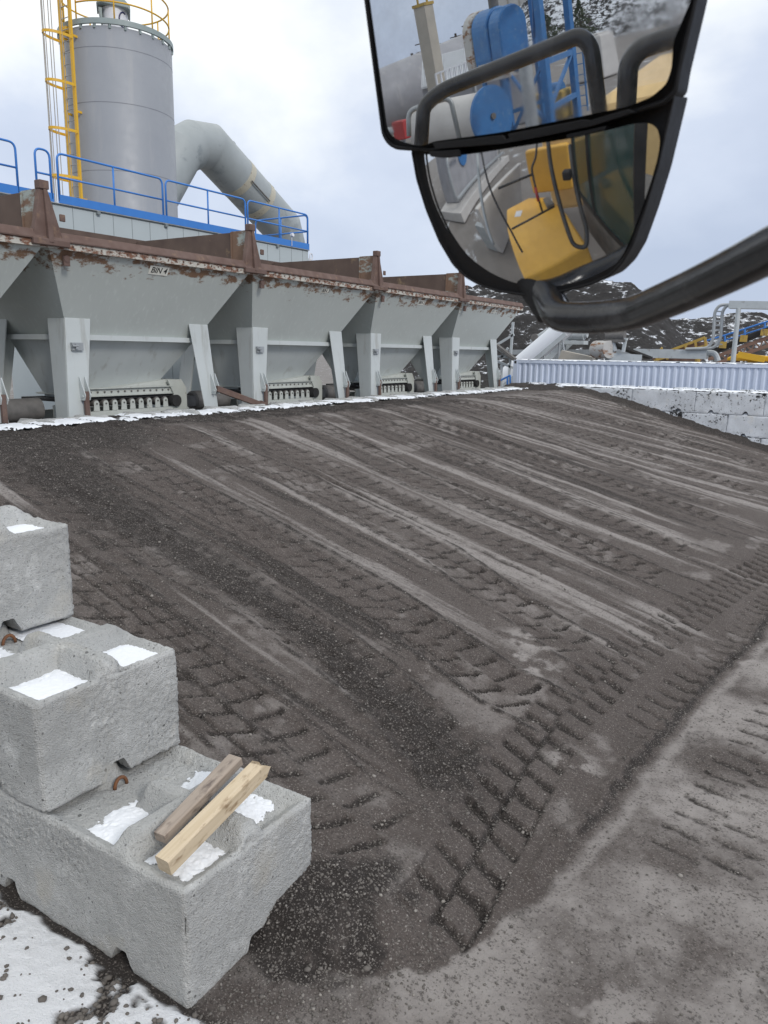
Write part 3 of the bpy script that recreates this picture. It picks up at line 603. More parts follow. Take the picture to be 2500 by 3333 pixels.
snow_patch(X2-q_+.06, X2-.03, YB+.03, YB+BW/2-.06, flat(t2), 1, thr=.16)
snow_patch(X2-q_+.06, X2-.03, YB+BW/2+.06, YB+BW-.03, flat(t2), 2, thr=.12)
snow_patch(X2-3*q_+.2, X2-q_-.06, YB+BW/2+.06, YB+BW-.04, flat(t2), 3, thr=.26)
snow_patch(X2-3*q_+.3, X2-q_-.06, YB+.02, YB+BW/2-.06, flat(t2), 4, thr=.30)
snow_patch(X3-q_+.06, X3-.05, YB+.07, YB+BW/2-.06, flat(t1), 5, thr=.33)
snow_patch(X3-q_-.36, X3-q_-.05, YB+.05, YB+BW/2-.04, flat(t1), 6, thr=.33)
snow_patch(X3-q_+.05, X3-.12, YB+BW/2+.06, YB+BW-.1, flat(t1), 7, thr=.38)
snow_patch(X3-q_-.32, X3-q_-.05, YB+BW/2+.06, YB+BW-.06, flat(t1), 8, thr=.36)
snow_patch(X1-q_+.05, X1-.03, YB+.03, YB+BW/2-.05, flat(t3), 9, thr=.08)
snow_patch(X1-q_+.05, X1-.03, YB+BW/2+.06, YB+BW-.03, flat(t3), 10, thr=.08)
snow_patch(X1-q_-.5, X1-q_-.06, YB+BW/2+.06, YB+BW-.04, flat(t3), 11, thr=.25)

# ------------------------------------------------------------------ timbers
def timber(name, p, q, wd, ht, mat, label, taper=0, broken=False, snow=False):
    p, q = V(*p), V(*q); d = q-p; L = np.linalg.norm(d); d /= L
    a = np.cross(V(0, 0, 1), d); a /= np.linalg.norm(a); b = np.cross(d, a); n_ = 40; vs = []
    for i in range(n_+1):
        f = i/n_; w_ = wd*(1-taper*(1-f) if taper else 1)
        ring = [(-1, -1), (-.86, -1), (0, -1), (.86, -1), (1, -1), (1, -.86), (1, 0), (1, .86), (1, 1), (.86, 1), (0, 1), (-.86, 1), (-1, 1), (-1, .86), (-1, 0), (-1, -.86)]
        for (u, v) in ring:
            k = .93 if abs(u) == 1 and abs(v) == 1 else 1
            off = 0
            if broken and i >= n_-2: off = (vn3(np.array([[u*3+v*5, v*4, i*.7]]), 5)[0]-.6)*.08
            vs.append(d*(f*L+off)+a*u*w_/2*k+b*v*ht/2*k)
    fs = []
    for i in range(n_):
        for k in range(16): fs.append((i*16+k, i*16+(k+1) % 16, (i+1)*16+(k+1) % 16, (i+1)*16+k))
    fs += [tuple(range(16))[::-1], tuple(range(n_*16, n_*16+16))]
    o = thing(name, p, label, 'timber', 'timber offcuts on the bottom block')
    mb = MB(); 
    R_ = np.stack([d, a, b], 1)                            # local x runs along the grain
    loc = [tuple(R_.T@V(*v)) for v in vs]; mb.add(loc, fs)
    m = mb.build('beam', mat, o, bev=.003); m.matrix_local = Matrix(((R_[0, 0], R_[0, 1], R_[0, 2], 0), (R_[1, 0], R_[1, 1], R_[1, 2], 0), (R_[2, 0], R_[2, 1], R_[2, 2], 0), (0, 0, 0, 1)))
    if snow:                                               # frost glaze along the top
        fm = MB(); n2 = 60; vv = []
        for i in range(n2+1):
            f = i/n2*.8+.0; wl = -wd*.42; wr = wd*(.05+.3*(vn3(np.array([[i*.31, 1, 2]]), 3)[0]-.2))
            vv += [(f*L, wl, ht/2+.0005), (f*L, (wl+wr)/2, ht/2+.003), (f*L, wr, ht/2+.0005)]
        ff = []
        for i in range(n2): ff += [(i*3, i*3+3, i*3+4, i*3+1), (i*3+1, i*3+4, i*3+5, i*3+2)]
        fm.add(vv, ff); 
    return o
timber('timber_offcut', (-2.455, 2.03, .664), (-2.46, 2.69, .832), .085, .085, 'wood_pale', 'pale square timber offcut with frosty top and splintered far end', broken=True)
timber('timber_offcut', (-2.615, 2.15, .672), (-2.66, 2.71, .800), .088, .052, 'wood_grey', 'weathered grey brown timber offcut lying behind the pale one', taper=.22)

# ------------------------------------------------------------------ cold feed bins
XB, YB0, BSP, ZR = -10.33, 7.03, 4.27, 4.40
BZ1, ZG = 3.10, 3.38
BD = 3.2                                                   # depth of a bin
def text_mesh(body, size, bold=.004, shear=.12):
    c = bpy.data.curves.new('t', 'FONT'); c.body = body; c.size = size; c.offset = .014*size; c.shear = shear; c.align_x = 'CENTER'; c.align_y = 'CENTER'; c.extrude = .001
    o = bpy.data.objects.new('t', c); col.objects.link(o); bpy.context.view_layer.update()
    me = bpy.data.meshes.new_from_object(o.evaluated_get(bpy.context.evaluated_depsgraph_get())); bpy.data.objects.remove(o); return me
def make_bin():
    t = thing('feed_bin', (XB, YB0, 0), 'x', 'feed bin', 'row of grey cold feed bins above the ramp')
    S = BSP; i1 = .60*(ZR-BZ1)/(ZR-ZG); w_ = .012
    def rect(i, z, e=0): return [(-i+e, i-e+w_, z), (-i+e, S-i+e-w_, z), (-BD+i-e, S-i+e-w_, z), (-BD+i-e, i-e+w_, z)]
    m = MB(); m.add(rect(0, ZR)+rect(i1, BZ1), [(0, 1, 5, 4), (1, 2, 6, 5), (2, 3, 7, 6), (3, 0, 4, 7)]); m.build('upper_hopper', 'bin', t, solid=.02)
    i2 = i1+.02; fx_ = lambda z: -i2-(BZ1-.03-z)*.62
    out_ = [(fx_(2.10), 1.0, 2.10), (fx_(2.30), 2.98, 2.30), (-BD-fx_(2.30), 2.98, 2.30), (-BD-fx_(2.10), 1.0, 2.10)]
    m = MB(); m.add(rect(i2, BZ1-.03)+out_, [(0, 1, 5, 4), (1, 2, 6, 5), (2, 3, 7, 6), (3, 0, 4, 7)]); m.build('lower_hopper', 'leg', t, solid=.02)
    m = MB(); a, b = rect(i1, BZ1, .10), rect(i1, BZ1, -.02)
    m.add([(x, y, z+.03) for x, y, z in a]+[(x, y, z+.03) for x, y, z in b]+[(x, y, z-.055) for x, y, z in a]+[(x, y, z-.055) for x, y, z in b],
          [(i, (i+1) % 4, 4+(i+1) % 4, 4+i) for i in range(4)]+[(8+i, 8+(i+1) % 4, 12+(i+1) % 4, 12+i) for i in range(4)]+[(i, (i+1) % 4, 8+(i+1) % 4, 8+i) for i in range(4)])
    m.build('ring_beam', 'leg', t)
    def leg(sx, syy):
        m = MB(); fx = (lambda x: x) if sx > 0 else (lambda x: -BD-x); fy = (lambda y: y) if syy > 0 else (lambda y: S-y); k = .022
        top = (-.585, .615, ZG); bt = (-.36, .37, 0); W1, W0, D1, D0 = .47, .20, .46, .2
        p = lambda x, y, z: (fx(x), fy(y), z)
        m.hexa([p(bt[0], bt[1], 0), p(bt[0], bt[1]+W0, 0), p(bt[0]-k, bt[1]+W0, 0), p(bt[0]-k, bt[1], 0)], [p(top[0], top[1], ZG), p(top[0], top[1]+W1, ZG), p(top[0]-k, top[1]+W1, ZG), p(top[0]-k, top[1], ZG)])
        m.hexa([p(bt[0]-k-.001, bt[1], 0), p(bt[0]-k-.001, bt[1]+k, 0), p(bt[0]-D0, bt[1]+k, 0), p(bt[0]-D0, bt[1], 0)], [p(top[0]-k-.001, top[1], ZG), p(top[0]-k-.001, top[1]+k, ZG), p(top[0]-D1, top[1]+k, ZG), p(top[0]-D1, top[1], ZG)])
        return m.build('leg', 'leg', t, bev=.012)
    for sx in (1, -1):
        for s2 in (1, -1): leg(sx, s2)
    def lx(z): return -.36-.225*z/ZG+.004
    # clamp on the left leg, lugs and rusty drop struts
    m = MB(); m.box((lx(2.95), .66, 2.88), (lx(2.95)+.05, .86, 3.0)); m.box((lx(2.95)+.05, .70, 2.90), (lx(2.95)+.09, .74, 2.98)); m.cyl((lx(2.95)+.08, .64, 2.95), (lx(2.95)+.08, .74, 2.95), .018, 8); m.build('clamp', 'steel', t)
    for y0 in (.74, S-.66):
        x0 = lx(2.2); m = MB()
        for dy in (0, .10): m.prism([(x0, y0+dy, 2.48), (x0+.13, y0+dy, 2.18), (x0+.10, y0+dy, 2.10), (x0, y0+dy, 2.10)], (0, .016, 0))
        m.cyl((x0+.08, y0-.02, 2.16), (x0+.08, y0+.14, 2.16), .018, 8); m.build('lug', 'leg', t)
        m = MB(); m.bar((x0+.075, y0+.058, 2.24), (x0+.10, y0+.058, 1.1), .075, .05, (1, 0, 0)); m.build('strut', 'rust', t, bev=.004)
    # feeder under the outlet
    X0 = -1.05
    m = MB(); m.prism([(X0-.05, .95, 2.16), (X0-.05, 3.0, 2.36), (X0-.05, 3.36, 2.36), (X0-.05, 3.36, 2.30), (X0-.05, 3.1, 2.24), (X0-.05, .95, 2.20-.06)], (-.9, 0, 0)); m.build('skirt', 'feeder', t)
    m = MB(); m.box((X0-.02, .98, 2.12), (X0, 3.12, 2.24)); m.box((X0-.02, .98, 2.235), (X0+.05, 3.12, 2.25)); m.box((X0-.04, .98, 2.105), (X0+.03, 3.12, 2.118))
    for k in range(15): m.cyl((X0, 1.05+k*.142, 2.18), (X0+.022, 1.05+k*.142, 2.18), .016, 6, mi=1)
    m.build('skirt_rail', ['feeder', 'darksteel'], t)
    m = MB(); m.box((X0-1.0, .7, 2.05), (X0-.03, 3.3, 2.095)); m.build('belt', 'dark', t)
    for k in range(11):
        y = 1.07+k*.19; m = MB(); m.cyl((X0-.5, y, 1.995), (X0-.02, y, 1.995), .062, 14, mi=1); pr = [(X0, y-.06, 1.86), (X0, y+.06, 1.86)]+[(X0, y+.052*math.cos(a), 1.985+.052*math.sin(a)) for a in np.linspace(-.3, math.pi+.3, 9)]
        m.prism(pr, (-.012, 0, 0), 0); m.cyl((X0, y, 1.985), (X0+.018, y, 1.985), .014, 6, mi=1); m.build('idler_roller', ['feeder', 'darksteel'], t)
    m = MB(); m.box((X0-.03, .85, 1.66), (X0+.01, 3.25, 1.855)); m.box((X0-.03, .85, 1.65), (X0+.07, 3.25, 1.665)); m.box((X0-1.0, .85, 1.66), (X0-.9, 3.25, 1.855)); m.build('feeder_frame', 'feeder', t)
    m = MB(); m.prism([(X0+.04, 3.0, 2.36), (X0+.04, 3.34, 2.36), (X0+.04, 3.46, 2.2), (X0+.04, 3.46, 1.68), (X0+.04, 3.14, 1.68), (X0+.04, 3.14, 2.1)], (-.03, 0, 0)); m.build('end_plate', 'feeder', t)
    m = MB(); m.cyl((X0-.9, 3.17, 1.97), (X0+.09, 3.17, 1.97), .11, 20); m.build('head_pulley', 'dark', t, smooth=True, auto=40)
    m = MB(); m.cyl((X0-.35, -.30, 1.92), (X0-.30, .55, 1.92), .19, 24); m.tube([(X0-.35, -.30, 1.92), (X0-.35, -.36, 1.92)], [.19, .15], 24); m.box((X0-.42, -.72, 1.82), (X0-.2, -.36, 2.02)); m.build('drive_motor', 'darksteel', t, smooth=True, auto=35)
    m = MB(); m.box((X0-.02, .62, 1.80), (X0+.03, .98, 2.0)); m.box((X0-.1, .55, 1.66), (X0+.06, 1.0, 1.70)); m.build('tail_bracket', 'feeder', t)
    # rim: worn flange strip, rusty angle, divider plate and buttress
    m = MB(); m.box((-.03, .0, ZR-.085), (.022, S, ZR+.012)); 
    for k in range(26): m.cyl((.02, .08+k*.164, ZR-.03), (.034, .08+k*.164, ZR-.03), .014, 6, mi=1)
    m.build('rim_flange', ['flange', 'rust'], t)
    m = MB(); m.box((-.10, 0.005, ZR+.014), (.055, S-.005, ZR+.028)); m.prism([(-.10, 0.005, ZR+.03), (.05, .005, ZR+.03), (-.02, .005, ZR+.15), (-.10, .005, ZR+.15)], (0, S-.01, 0)); m.build('rim_angle', 'rust', t, bev=.006)
    m = MB(); m.box((-BD, -.012, ZR+.02), (-.50, .012, ZR+.70)); m.build('divider_plate', 'rust_dark', t)
    m = MB(); m.box((-.50, -.014, ZR+.02), (-.06, .014, ZR+.72)); m.box((-.515, -.03, ZR+.02), (-.485, .03, ZR+.71)); m.build('divider_end', 'rust_pale', t)
    m = MB(); m.prism([(.03, -.22, ZR+.02), (.03, .26, ZR+.02), (.0, .06, ZR+.74), (.0, -.05, ZR+.74)], (-.10, 0, 0)); m.prism([(.10, -.02, ZR-.02), (.10, .06, ZR-.02), (.03, .05, ZR+.70), (.03, -.01, ZR+.70)], (-.08, 0, 0))
    m.box((-.10, -.07, ZR+.70), (.03, .08, ZR+.82)); m.box((.0, .22, ZR+.30), (.03, .31, ZR+.40)); m.box((.0, -.26, ZR-.06), (.09, .32, ZR+.03)); m.build('buttress', 'rust', t, bev=.012)
    m = MB(); m.box((-.10, .30, ZR-.30), (-.06, .40, ZR-.16)); m.cyl((-.10, .35, ZR-.20), (-.05, .35, ZR-.20), .05, 10); m.build('corner_lug', 'rust', t)
    m = MB(); m.box((-BD-.05, 0, ZR-.2), (-BD-.03, S, ZR+.75)); m.build('back_board', 'rust_dark', t)
    return t
b0 = make_bin(); index_kids(b0)
sl = .60/(ZR-ZG)
BLAB = ['large grey feed bin marked BIN 4 with rusty rim', 'grey feed bin marked BIN 3 with a half painted over plate', 'grey feed bin marked BIN 2 with a clean white plate', 'rightmost and smallest looking grey feed bin with a faded BIN 1 plate', 'grey feed bin cut off by the left edge of the photo']
bins = [b0]
for k in (1, 2, 3, -1):
    c = copy_tree(b0); c.location.y = YB0+k*BSP; bins.append(c)
for o, l in zip(bins, BLAB): o['label'] = l
def add_plate(root, body, y, size, w_, h_, faded=False):
    z = ZR-.20; x = -sl*(ZR-z)
    M4 = Matrix.Translation((x+.008, y, z)) @ Matrix(((0, -sl/math.hypot(1, sl)*-1, 1, 0), (1, 0, 0, 0), (0, 1/math.hypot(1, sl), sl*-1, 0), (0, 0, 0, 1)))
    m = MB(); m.box((-w_/2, -h_/2, -.002), (w_/2, h_/2, .004)); p = m.build('number_plate', 'sticker', root); 
    up = Vector((sl, 0, 1)).normalized(); rt = Vector((0, 1, 0)); nn = rt.cross(up); 
    R4 = Matrix(((rt.x, up.x, nn.x, x+nn.x*.006), (rt.y, up.y, nn.y, y), (rt.z, up.z, nn.z, z+nn.z*.006), (0, 0, 0, 1)))
    p.matrix_local = R4
    tm = bpy.data.objects.new('lettering', text_mesh(body, size)); tm.data.materials.clear(); tm.data.materials.append(MT['lettering'] if not faded else MT['seam']); col.objects.link(tm); tm.parent = p; tm.location = (0, 0, .0055)
add_plate(bins[0], 'BIN 4', 2.12, .14, .40, .15); add_plate(bins[1], 'BIN 3', 2.42, .11, .26, .10); add_plate(bins[2], 'BIN 2', 2.25, .125, .34, .13); add_plate(bins[3], 'BIN 1', 2.35, .115, .30, .12, True)
# one strut hangs out sideways from the right leg of bin 4
for o in [c for c in b0.children if c.name.startswith('strut')][1:2]:
    o.data = o.data.copy(); bpy.data.objects.remove(o)
m = MB(); m.bar((-.42, BSP-.60, 2.2), (-.25, BSP+.42, 1.86), .09, .11); m.bar((-.25, BSP+.40, 1.87), (-.2, BSP+.52, 1.80), .12, .16); m.build('strut', 'rust', b0, bev=.008)

# ------------------------------------------------------------------ crest wall blocks and white wall
for k in range(12):
    t = block(-9.62, 5.2+k*(BL+.01)+BL, 1.27, 1, 'snow dusted concrete block in the row along the top edge of the ramp', 'blocks along the crest of the ramp', rot=math.radians(90), loopx=BL/2)
    t.rotation_euler = (0, 0, math.radians(90)); t.location = (-9.68, 5.2+k*(BL+.01), 1.29); t.rotation_euler = (0, 0, math.radians(-90)); t.location = (-10.62, 5.2+k*(BL+.01), 1.215)
r3 = np.random.default_rng(5)
for k in range(48):
    y = 5.3+k*.42+r3.uniform(-.1, .1); x = -9.98+r3.uniform(-.1, .12)
    snow_patch(x-.36, x+.36, y-.26, y+.24, flat(1.835+r3.uniform(0, .03)), 100+k, th=.045, thr=.46+r3.uniform(-.1, .12), res=.025, edge_=.14)
YW, ZW = 23.55, 1.955
GW = 'white painted blocks of the far wall'
RW = [(-8.26, 0, 'top course white block at the far end of the white wall, its face mostly buried'), (-6.45, 0, 'top course white block splattered with black grit along its lower edge'), (-4.64, 0, 'top course white block, the first one fully clear of the grit'),
      (-2.83, 0, 'top course white block with a chipped right side'), (-1.02, 0, 'top course white block cut off by the right edge of the photo'),
      (-5.545, 1, 'second course white block just peeping above the dark grit'), (-3.735, 1, 'second course white block heavily splattered with black grit'), (-1.925, 1, 'second course white block clean and wide at the right edge'),
      (-2.83, 2, 'third course white block almost wholly buried in grit'), (-1.02, 2, 'third course white block at the right edge, low by the ramp')]
for x_, rr, lb in RW:
    block(x_, YW, ZW-BH*(rr+1), 4, lb, GW, 'white_block', .03, .8, loop=(rr == 0), loopx=BL/2)
for k in range(16):
    x = -8.6+k*.50; snow_patch(x-.28, x+.28, YW+.02, YW+.8, flat(ZW+.012), 200+k, th=.03, thr=.30, res=.03, edge_=.09)

# ------------------------------------------------------------------ filter house with blue handrail
XH, YH0, YH1, ZH = -16.9, 11.72, 21.24, 6.24
bh = thing('filter_house', (XH, YH0, 0), 'flat roofed grey panelled filter house behind the bins with blue handrails', 'building')
def bw(m, name, mat, parent=bh, **k): return m.build(name, mat, parent, **k)
def L3(x, y, z): return (x-XH, y-YH0, z)
m = MB(); m.box(L3(XH-2.2, YH0, 0), L3(XH, YH1, ZH-.02)); bw(m, 'wall', 'panel')
m = MB(); yy = YH0+.52
while yy < YH1-.1: m.box(L3(XH, yy, 0), L3(XH+.004, yy+.012, ZH-.03)); yy += .58
m.box(L3(XH, YH0, ZH-.05), L3(XH+.012, YH1, ZH-.035)); bw(m, 'panel_joints', 'seam')
m = MB(); m.box(L3(XH-2.4, YH0-1.4, ZH-.02), L3(XH+.05, YH1+.02, ZH)); bw(m, 'roof_deck', 'steel')
m = MB(); m.box(L3(XH+.0, YH0+.16, ZH+.002), L3(XH+.055, YH1, ZH+.19)); bw(m, 'toe_board', 'blue')
m = MB(); m.box(L3(XH+.0, YH0-1.5, ZH+.0), L3(XH+.05, YH0+.02, ZH+.19)); bw(m, 'toe_board', 'blue')
def rail(ya, yb, x=None, mids=1, name='handrail'):
    x = XH+.03 if x is None else x; zt, zb = ZH+1.10, ZH+.06; m = MB(); r = .026
    m.tube([L3(*p) for p in fillet([(x, ya, zb), (x, ya, zt), (x, yb, zt), (x, yb, zb)], .16, 6)], r, 8)
    m.tube([L3(x, ya, ZH+.58), L3(x, yb, ZH+.58)], r*.9, 8)
    for i in range(mids):
        y = ya+(yb-ya)*(i+1)/(mids+1); m.tube([L3(x, y, zb), L3(x, y, zt)], r*.9, 8)
    return bw(m, name, 'blue', smooth=True)
rail(YH0+.17, 15.02); rail(15.13, 18.2); rail(18.3, YH1-.05); rail(11.33, 11.70, mids=0); rail(9.2, 10.86)
def rail_x(y, xa, xb):
    m = MB(); zt, zb = ZH+1.10, ZH+.06
    m.tube([L3(*p) for p in fillet([(xa, y, zb), (xa, y, zt), (xb, y, zt), (xb, y, zb)], .16, 6)], .026, 8); m.tube([L3(xa, y, ZH+.58), L3(xb, y, ZH+.58)], .024, 8)
    m.tube([L3((xa+xb)/2, y, zb), L3((xa+xb)/2, y, zt)], .024, 8); return bw(m, 'handrail', 'blue', smooth=True)
rail_x(YH1-.03, XH, XH-2.3)
m = MB(); m.cyl(L3(XH+.08, 20.3, ZH+.02), L3(XH+.08, 20.3, ZH+.34), .012, 8); m.cyl(L3(XH+.06, 20.3, ZH+.34), L3(XH+.14, 20.3, ZH+.36), .06, 14); bw(m, 'gauge', 'white')
m = MB(); m.tube([L3(XH+.03, YH1+.12+.07*math.cos(a), ZH-.2+.1*math.sin(a)) for a in np.linspace(0, 2*math.pi, 14)], .018, 6); m.box(L3(XH+.01, YH1, ZH-.42), L3(XH+.05, YH1+.1, ZH-.27)); bw(m, 'lifting_eye', 'white')
for yy in (12.9, 15.05, 17.0, 19.6):
    m = MB(); m.box(L3(XH, yy, ZH-.10), L3(XH+.07, yy+.09, ZH-.02)); bw(m, 'roof_clip', 'seam')

# ------------------------------------------------------------------ silo
SX, SY, SR, ST = -21.0, 17.13, 1.62, 11.88
si = thing('silo', (SX, SY, 0), 'tall grey cylindrical silo with a yellow caged ladder', 'silo')
l3 = lambda x, y, z: (x, y, z)
m = MB(); m.lathe(0, 0, [(SR, 0), (SR, ST), (SR*.99, ST+.02), (0, ST+.25)], 96); m.build('shell', 'silo', si, smooth=True, auto=40)
m = MB()
for z in (6.0, 8.05, 9.9, 11.35): m.lathe(0, 0, [(SR+.001, z-.012), (SR+.004, z), (SR+.001, z+.012)], 96)
m.build('weld_seams', 'seamline', si, smooth=True)
m = MB(); m.lathe(0, 0, [(SR-.02, ST+.06), (SR+.05, ST+.06), (SR+.05, ST+.20), (SR-.02, ST+.20), (SR-.02, ST+.06)], 96)
for k in range(24):
    a = k*2*math.pi/24; m.box((SR*math.cos(a)-.03, SR*math.sin(a)-.03, ST-.05), (SR*math.cos(a)+.03, SR*math.sin(a)+.03, ST+.08))
m.build('top_ring', 'silo_rim', si, smooth=True, auto=40)
m = MB(); m.lathe(0, 0, [(.37, ST+.1), (.37, ST+1.02), (0, ST+1.02)], 40); m.build('vent_filter', 'white', si, smooth=True, auto=40)
vd = V(.777, -.63, 0); lat = V(.63, .777, 0)
m = MB()
hood = [(-.52, .98), (-.40, 1.20), (.30, 1.17), (.44, 1.02), (.44, .90), (.36, .96), (-.36, 1.02)]
m.prism([tuple(lat*a+vd*-.42+V(0, 0, ST+b+.02)) for a, b in hood], vd*.86)
m.prism([tuple(lat*(-.40+.0)+vd*-.3+V(0, 0, ST+.60)), tuple(lat*-.36+vd*-.3+V(0, 0, ST+.60)), tuple(lat*-.36+vd*-.3+V(0, 0, ST+.96)), tuple(lat*-.47+vd*-.3+V(0, 0, ST+.96))], vd*.6)
m.build('vent_hood', 'silo_rim', si, bev=.02)
m = MB()                                                     # dark mark on the right of the vent body
mark = [(math.radians(a), .78+.22*math.sin(math.radians(b))) for a, b in []]
a0 = math.atan2(vd[1], vd[0])+math.radians(38)
pts = [(a0+.36*math.cos(math.radians(q)), ST+.68+.21*math.sin(math.radians(q))) for q in range(60, 301, 15)]
m.tube([(.374*math.cos(a), .374*math.sin(a), z) for a, z in pts], .022, 6); m.build('vent_mark', 'navy', si)
# guard rail round the top
m = MB()
for zz in (.55, 1.08): m.tube([((SR-.06)*math.cos(a), (SR-.06)*math.sin(a), ST+.12+zz) for a in np.linspace(math.radians(-82), math.radians(262-8), 80)], .024, 8)
for a in np.linspace(math.radians(-82), math.radians(254), 9): m.tube([((SR-.06)*math.cos(a), (SR-.06)*math.sin(a), ST+.15), ((SR-.06)*math.cos(a), (SR-.06)*math.sin(a), ST+1.2)], .022, 8)
m.build('guard_rail', 'yellow', si, smooth=True)
# caged ladder on the -y side
yl = -SR-.17; ZT = ST+1.5
lad = MB(); LXc = .05
for s_ in (-.22, .22): lad.box((LXc+s_-.05, yl-.03, 5.4), (LXc+s_+.05, yl+.03, ZT))
ld = lad.build('ladder', 'yellow', si)
z = 5.5; rg = None
while z < ZT:
    if rg is None: rg = MB().cyl((LXc-.22, yl, 0), (LXc+.22, yl, 0), .012, 6).build('rung', 'steel', ld)
    else: rg = rg.copy(); col.objects.link(rg)
    rg.location.z = z; z += .30
for z in (6.55, 7.78, 9.05, 10.30, 11.55, 12.75):
    m = MB(); pts = [(LXc+.30*math.cos(a)*1.0, yl-.02-.72*abs(math.sin(a))**.8, z) for a in np.linspace(0, math.pi, 19)]
    for q, r_ in zip(pts[:-1], pts[1:]): m.bar(q, r_, .012, .075)
    m.build('cage_hoop', 'yellow', ld)
m = MB()
for a in np.radians([22, 50, 78, 102, 130, 158]): m.box((LXc+.30*math.cos(a)-.012, yl-.02-.70*abs(math.sin(a))**.8-.006, 6.5), (LXc+.30*math.cos(a)+.012, yl-.02-.70*abs(math.sin(a))**.8+.006, ZT))
m.build('cage_bars', 'tan', ld)
m = MB(); m.box((LXc+.24, yl-.05, ST+.75), (LXc+.42, yl+.05, ZT)); m.build('ladder_gate', 'yellow', ld); m = MB(); m.box((LXc-.28, yl, ST-.12), (LXc+.0, yl+.2, ST+.02)); m.build('landing_bracket', 'yellow', ld)
for z in (7.2, 9.6, 11.6):
    m = MB()
    for s_ in (-.22, .22): m.box((LXc+s_-.02, yl, z), (LXc+s_+.02, -SR+.06, z+.06))
    m.build('ladder_bracket', 'yellow', ld)

# ------------------------------------------------------------------ exhaust duct
def z2(x, y): return (500+x*.3617, 350+y*.3617)
XD = -24.0
du = thing('exhaust_duct', (XD, 22.0, 0), 'thick grey green duct rising from behind the silo and bending down to the right', 'duct')
def dpt(x, y): return atp(*z2(x, y), 0, XD)
hi = [dpt(200, 160), dpt(430, 128), dpt(605, 190), dpt(1330, 980), dpt(1372, 1080)]; lw = [dpt(330, 560), dpt(372, 538), dpt(428, 537), dpt(1000, 1180), dpt(1010, 1300)]
RD = .87
ax = [(hi[0]+dpt(255, 590))/2*1, None]
c0 = dpt(60, 700); c1 = dpt(235, 400); c2 = dpt(350, 335); c3 = dpt(500, 355)*1.0; c4 = dpt(1155, 1075); 
def downs(p, z): return V(p[0], p[1], z)
c0 = V(XD, c1[1]-1.9, c1[2]-2.6)
pth = [downs(c0, 0), c0, c1, c2, c3, c4, downs(c4+V(0, .35, -.9), c4[2]-.9), downs(c4+V(0, .35, 0), 0)]
def ringed(pts, r, n=40):
    # mitred pipe: each joint ring lies in the bisecting plane
    pts = [V(*p) for p in pts]; rings = []; dirs = [(b-a)/np.linalg.norm(b-a) for a, b in zip(pts[:-1], pts[1:])]
    for i, p in enumerate(pts):
        d0 = dirs[max(i-1, 0)]; d1 = dirs[min(i, len(dirs)-1)]; nb = d0+d1; nb /= np.linalg.norm(nb); sd_ = V(1, 0, 0); up_ = np.cross(nb, sd_); up_ /= np.linalg.norm(up_); k = 1/max(.5, nb@d1)
        rings.append([p+r*(math.cos(a)*sd_+math.sin(a)*up_*k) for a in np.linspace(0, 2*math.pi, n, endpoint=False)])
    return rings
R_ = ringed([p-V(XD, 22, 0) for p in pth], RD); n = 40; m = MB()
for a, b in zip(R_[:-1], R_[1:]): m.add(a+b, [(k, (k+1) % n, n+(k+1) % n, n+k) for k in range(n)])
m.build('pipe', 'duct', du, smooth=True, auto=12)
dd = (c4-c3)/np.linalg.norm(c4-c3); Ld = np.linalg.norm(c4-c3)
for f in (.33, .60):
    m = MB(); a = c3+dd*Ld*f-V(XD, 22, 0); m.cyl(a, a+dd*.30, RD+.012, 40); m.build('joint_band', 'duct_band', du, smooth=True, auto=40)
upn = np.cross(V(1, 0, 0), dd); upn = upn if upn[2] > 0 else -upn
for f in (.20, .74):
    m = MB(); a = c3+dd*Ld*f-V(XD, 22, 0)+upn*RD; m.prism([tuple(a-dd*.14), tuple(a+dd*.14), tuple(a+dd*.07+upn*.24), tuple(a-dd*.07+upn*.24)], (.05, 0, 0)); m.build('lifting_lug', 'duct', du)
m = MB(); a = c3+dd*Ld*.36-V(XD, 22, 0)+V(RD*.98, 0, 0)-upn*.25; m.cyl(a+V(.06, 0, 0), a+dd*Ld*.25+V(.06, 0, 0), .03, 8); m.build('turnbuckle', 'darksteel', du)

# ------------------------------------------------------------------ shipping container
CX0, CX1, CY0, CZ0, CZ1 = -11.16, 1.03, 25.5, .14, 2.73
ct = thing('shipping_container', (CX0, CY0, 0), 'long pale blue grey shipping container behind the white block wall', 'container')
A = lambda x, y, z: (x-CX0, y-CY0, z)
m = MB(); prof = []; x = CX0+.16
while x < CX1-.2:
    prof += [(x, 0), (x+.07, 0), (x+.105, .036), (x+.175, .036)]; x += .21+.0
pts = [(a, CY0+.02+b) for a, b in prof]; vs = [A(a, b, CZ0+.16) for a, b in pts]+[A(a, b, CZ1-.10) for a, b in pts]; k = len(pts)
m.add(vs, [(i, i+1, k+i+1, k+i) for i in range(k-1)]); m.build('side_panel', 'cont', ct)
m = MB(); m.box(A(CX0, CY0+.06, CZ0), A(CX1, CY0+2.4, CZ1-.06)); m.build('body', 'cont', ct)
for x in (CX0, CX1-.16): 
    m = MB(); m.box(A(x, CY0-.005, CZ0), A(x+.16, CY0+.1, CZ1)); m.build('corner_post', 'cont', ct)
m = MB(); m.box(A(CX0+.03, CY0-.008, CZ1-.12), A(CX0+.11, CY0-.004, CZ1-.03)); m.build('corner_casting_hole', 'dark', ct)
m = MB(); m.box(A(CX0+.16, CY0, CZ1-.10), A(CX1-.16, CY0+.09, CZ1-.01)); m.box(A(CX0+.16, CY0, CZ0), A(CX1-.16, CY0+.09, CZ0+.16)); m.build('rails', 'cont', ct)
m = MB(); m.box(A(CX0+.02, CY0+.02, CZ1-.04), A(CX1-.02, CY0+2.42, CZ1-.005)); m.build('roof', 'cont', ct)
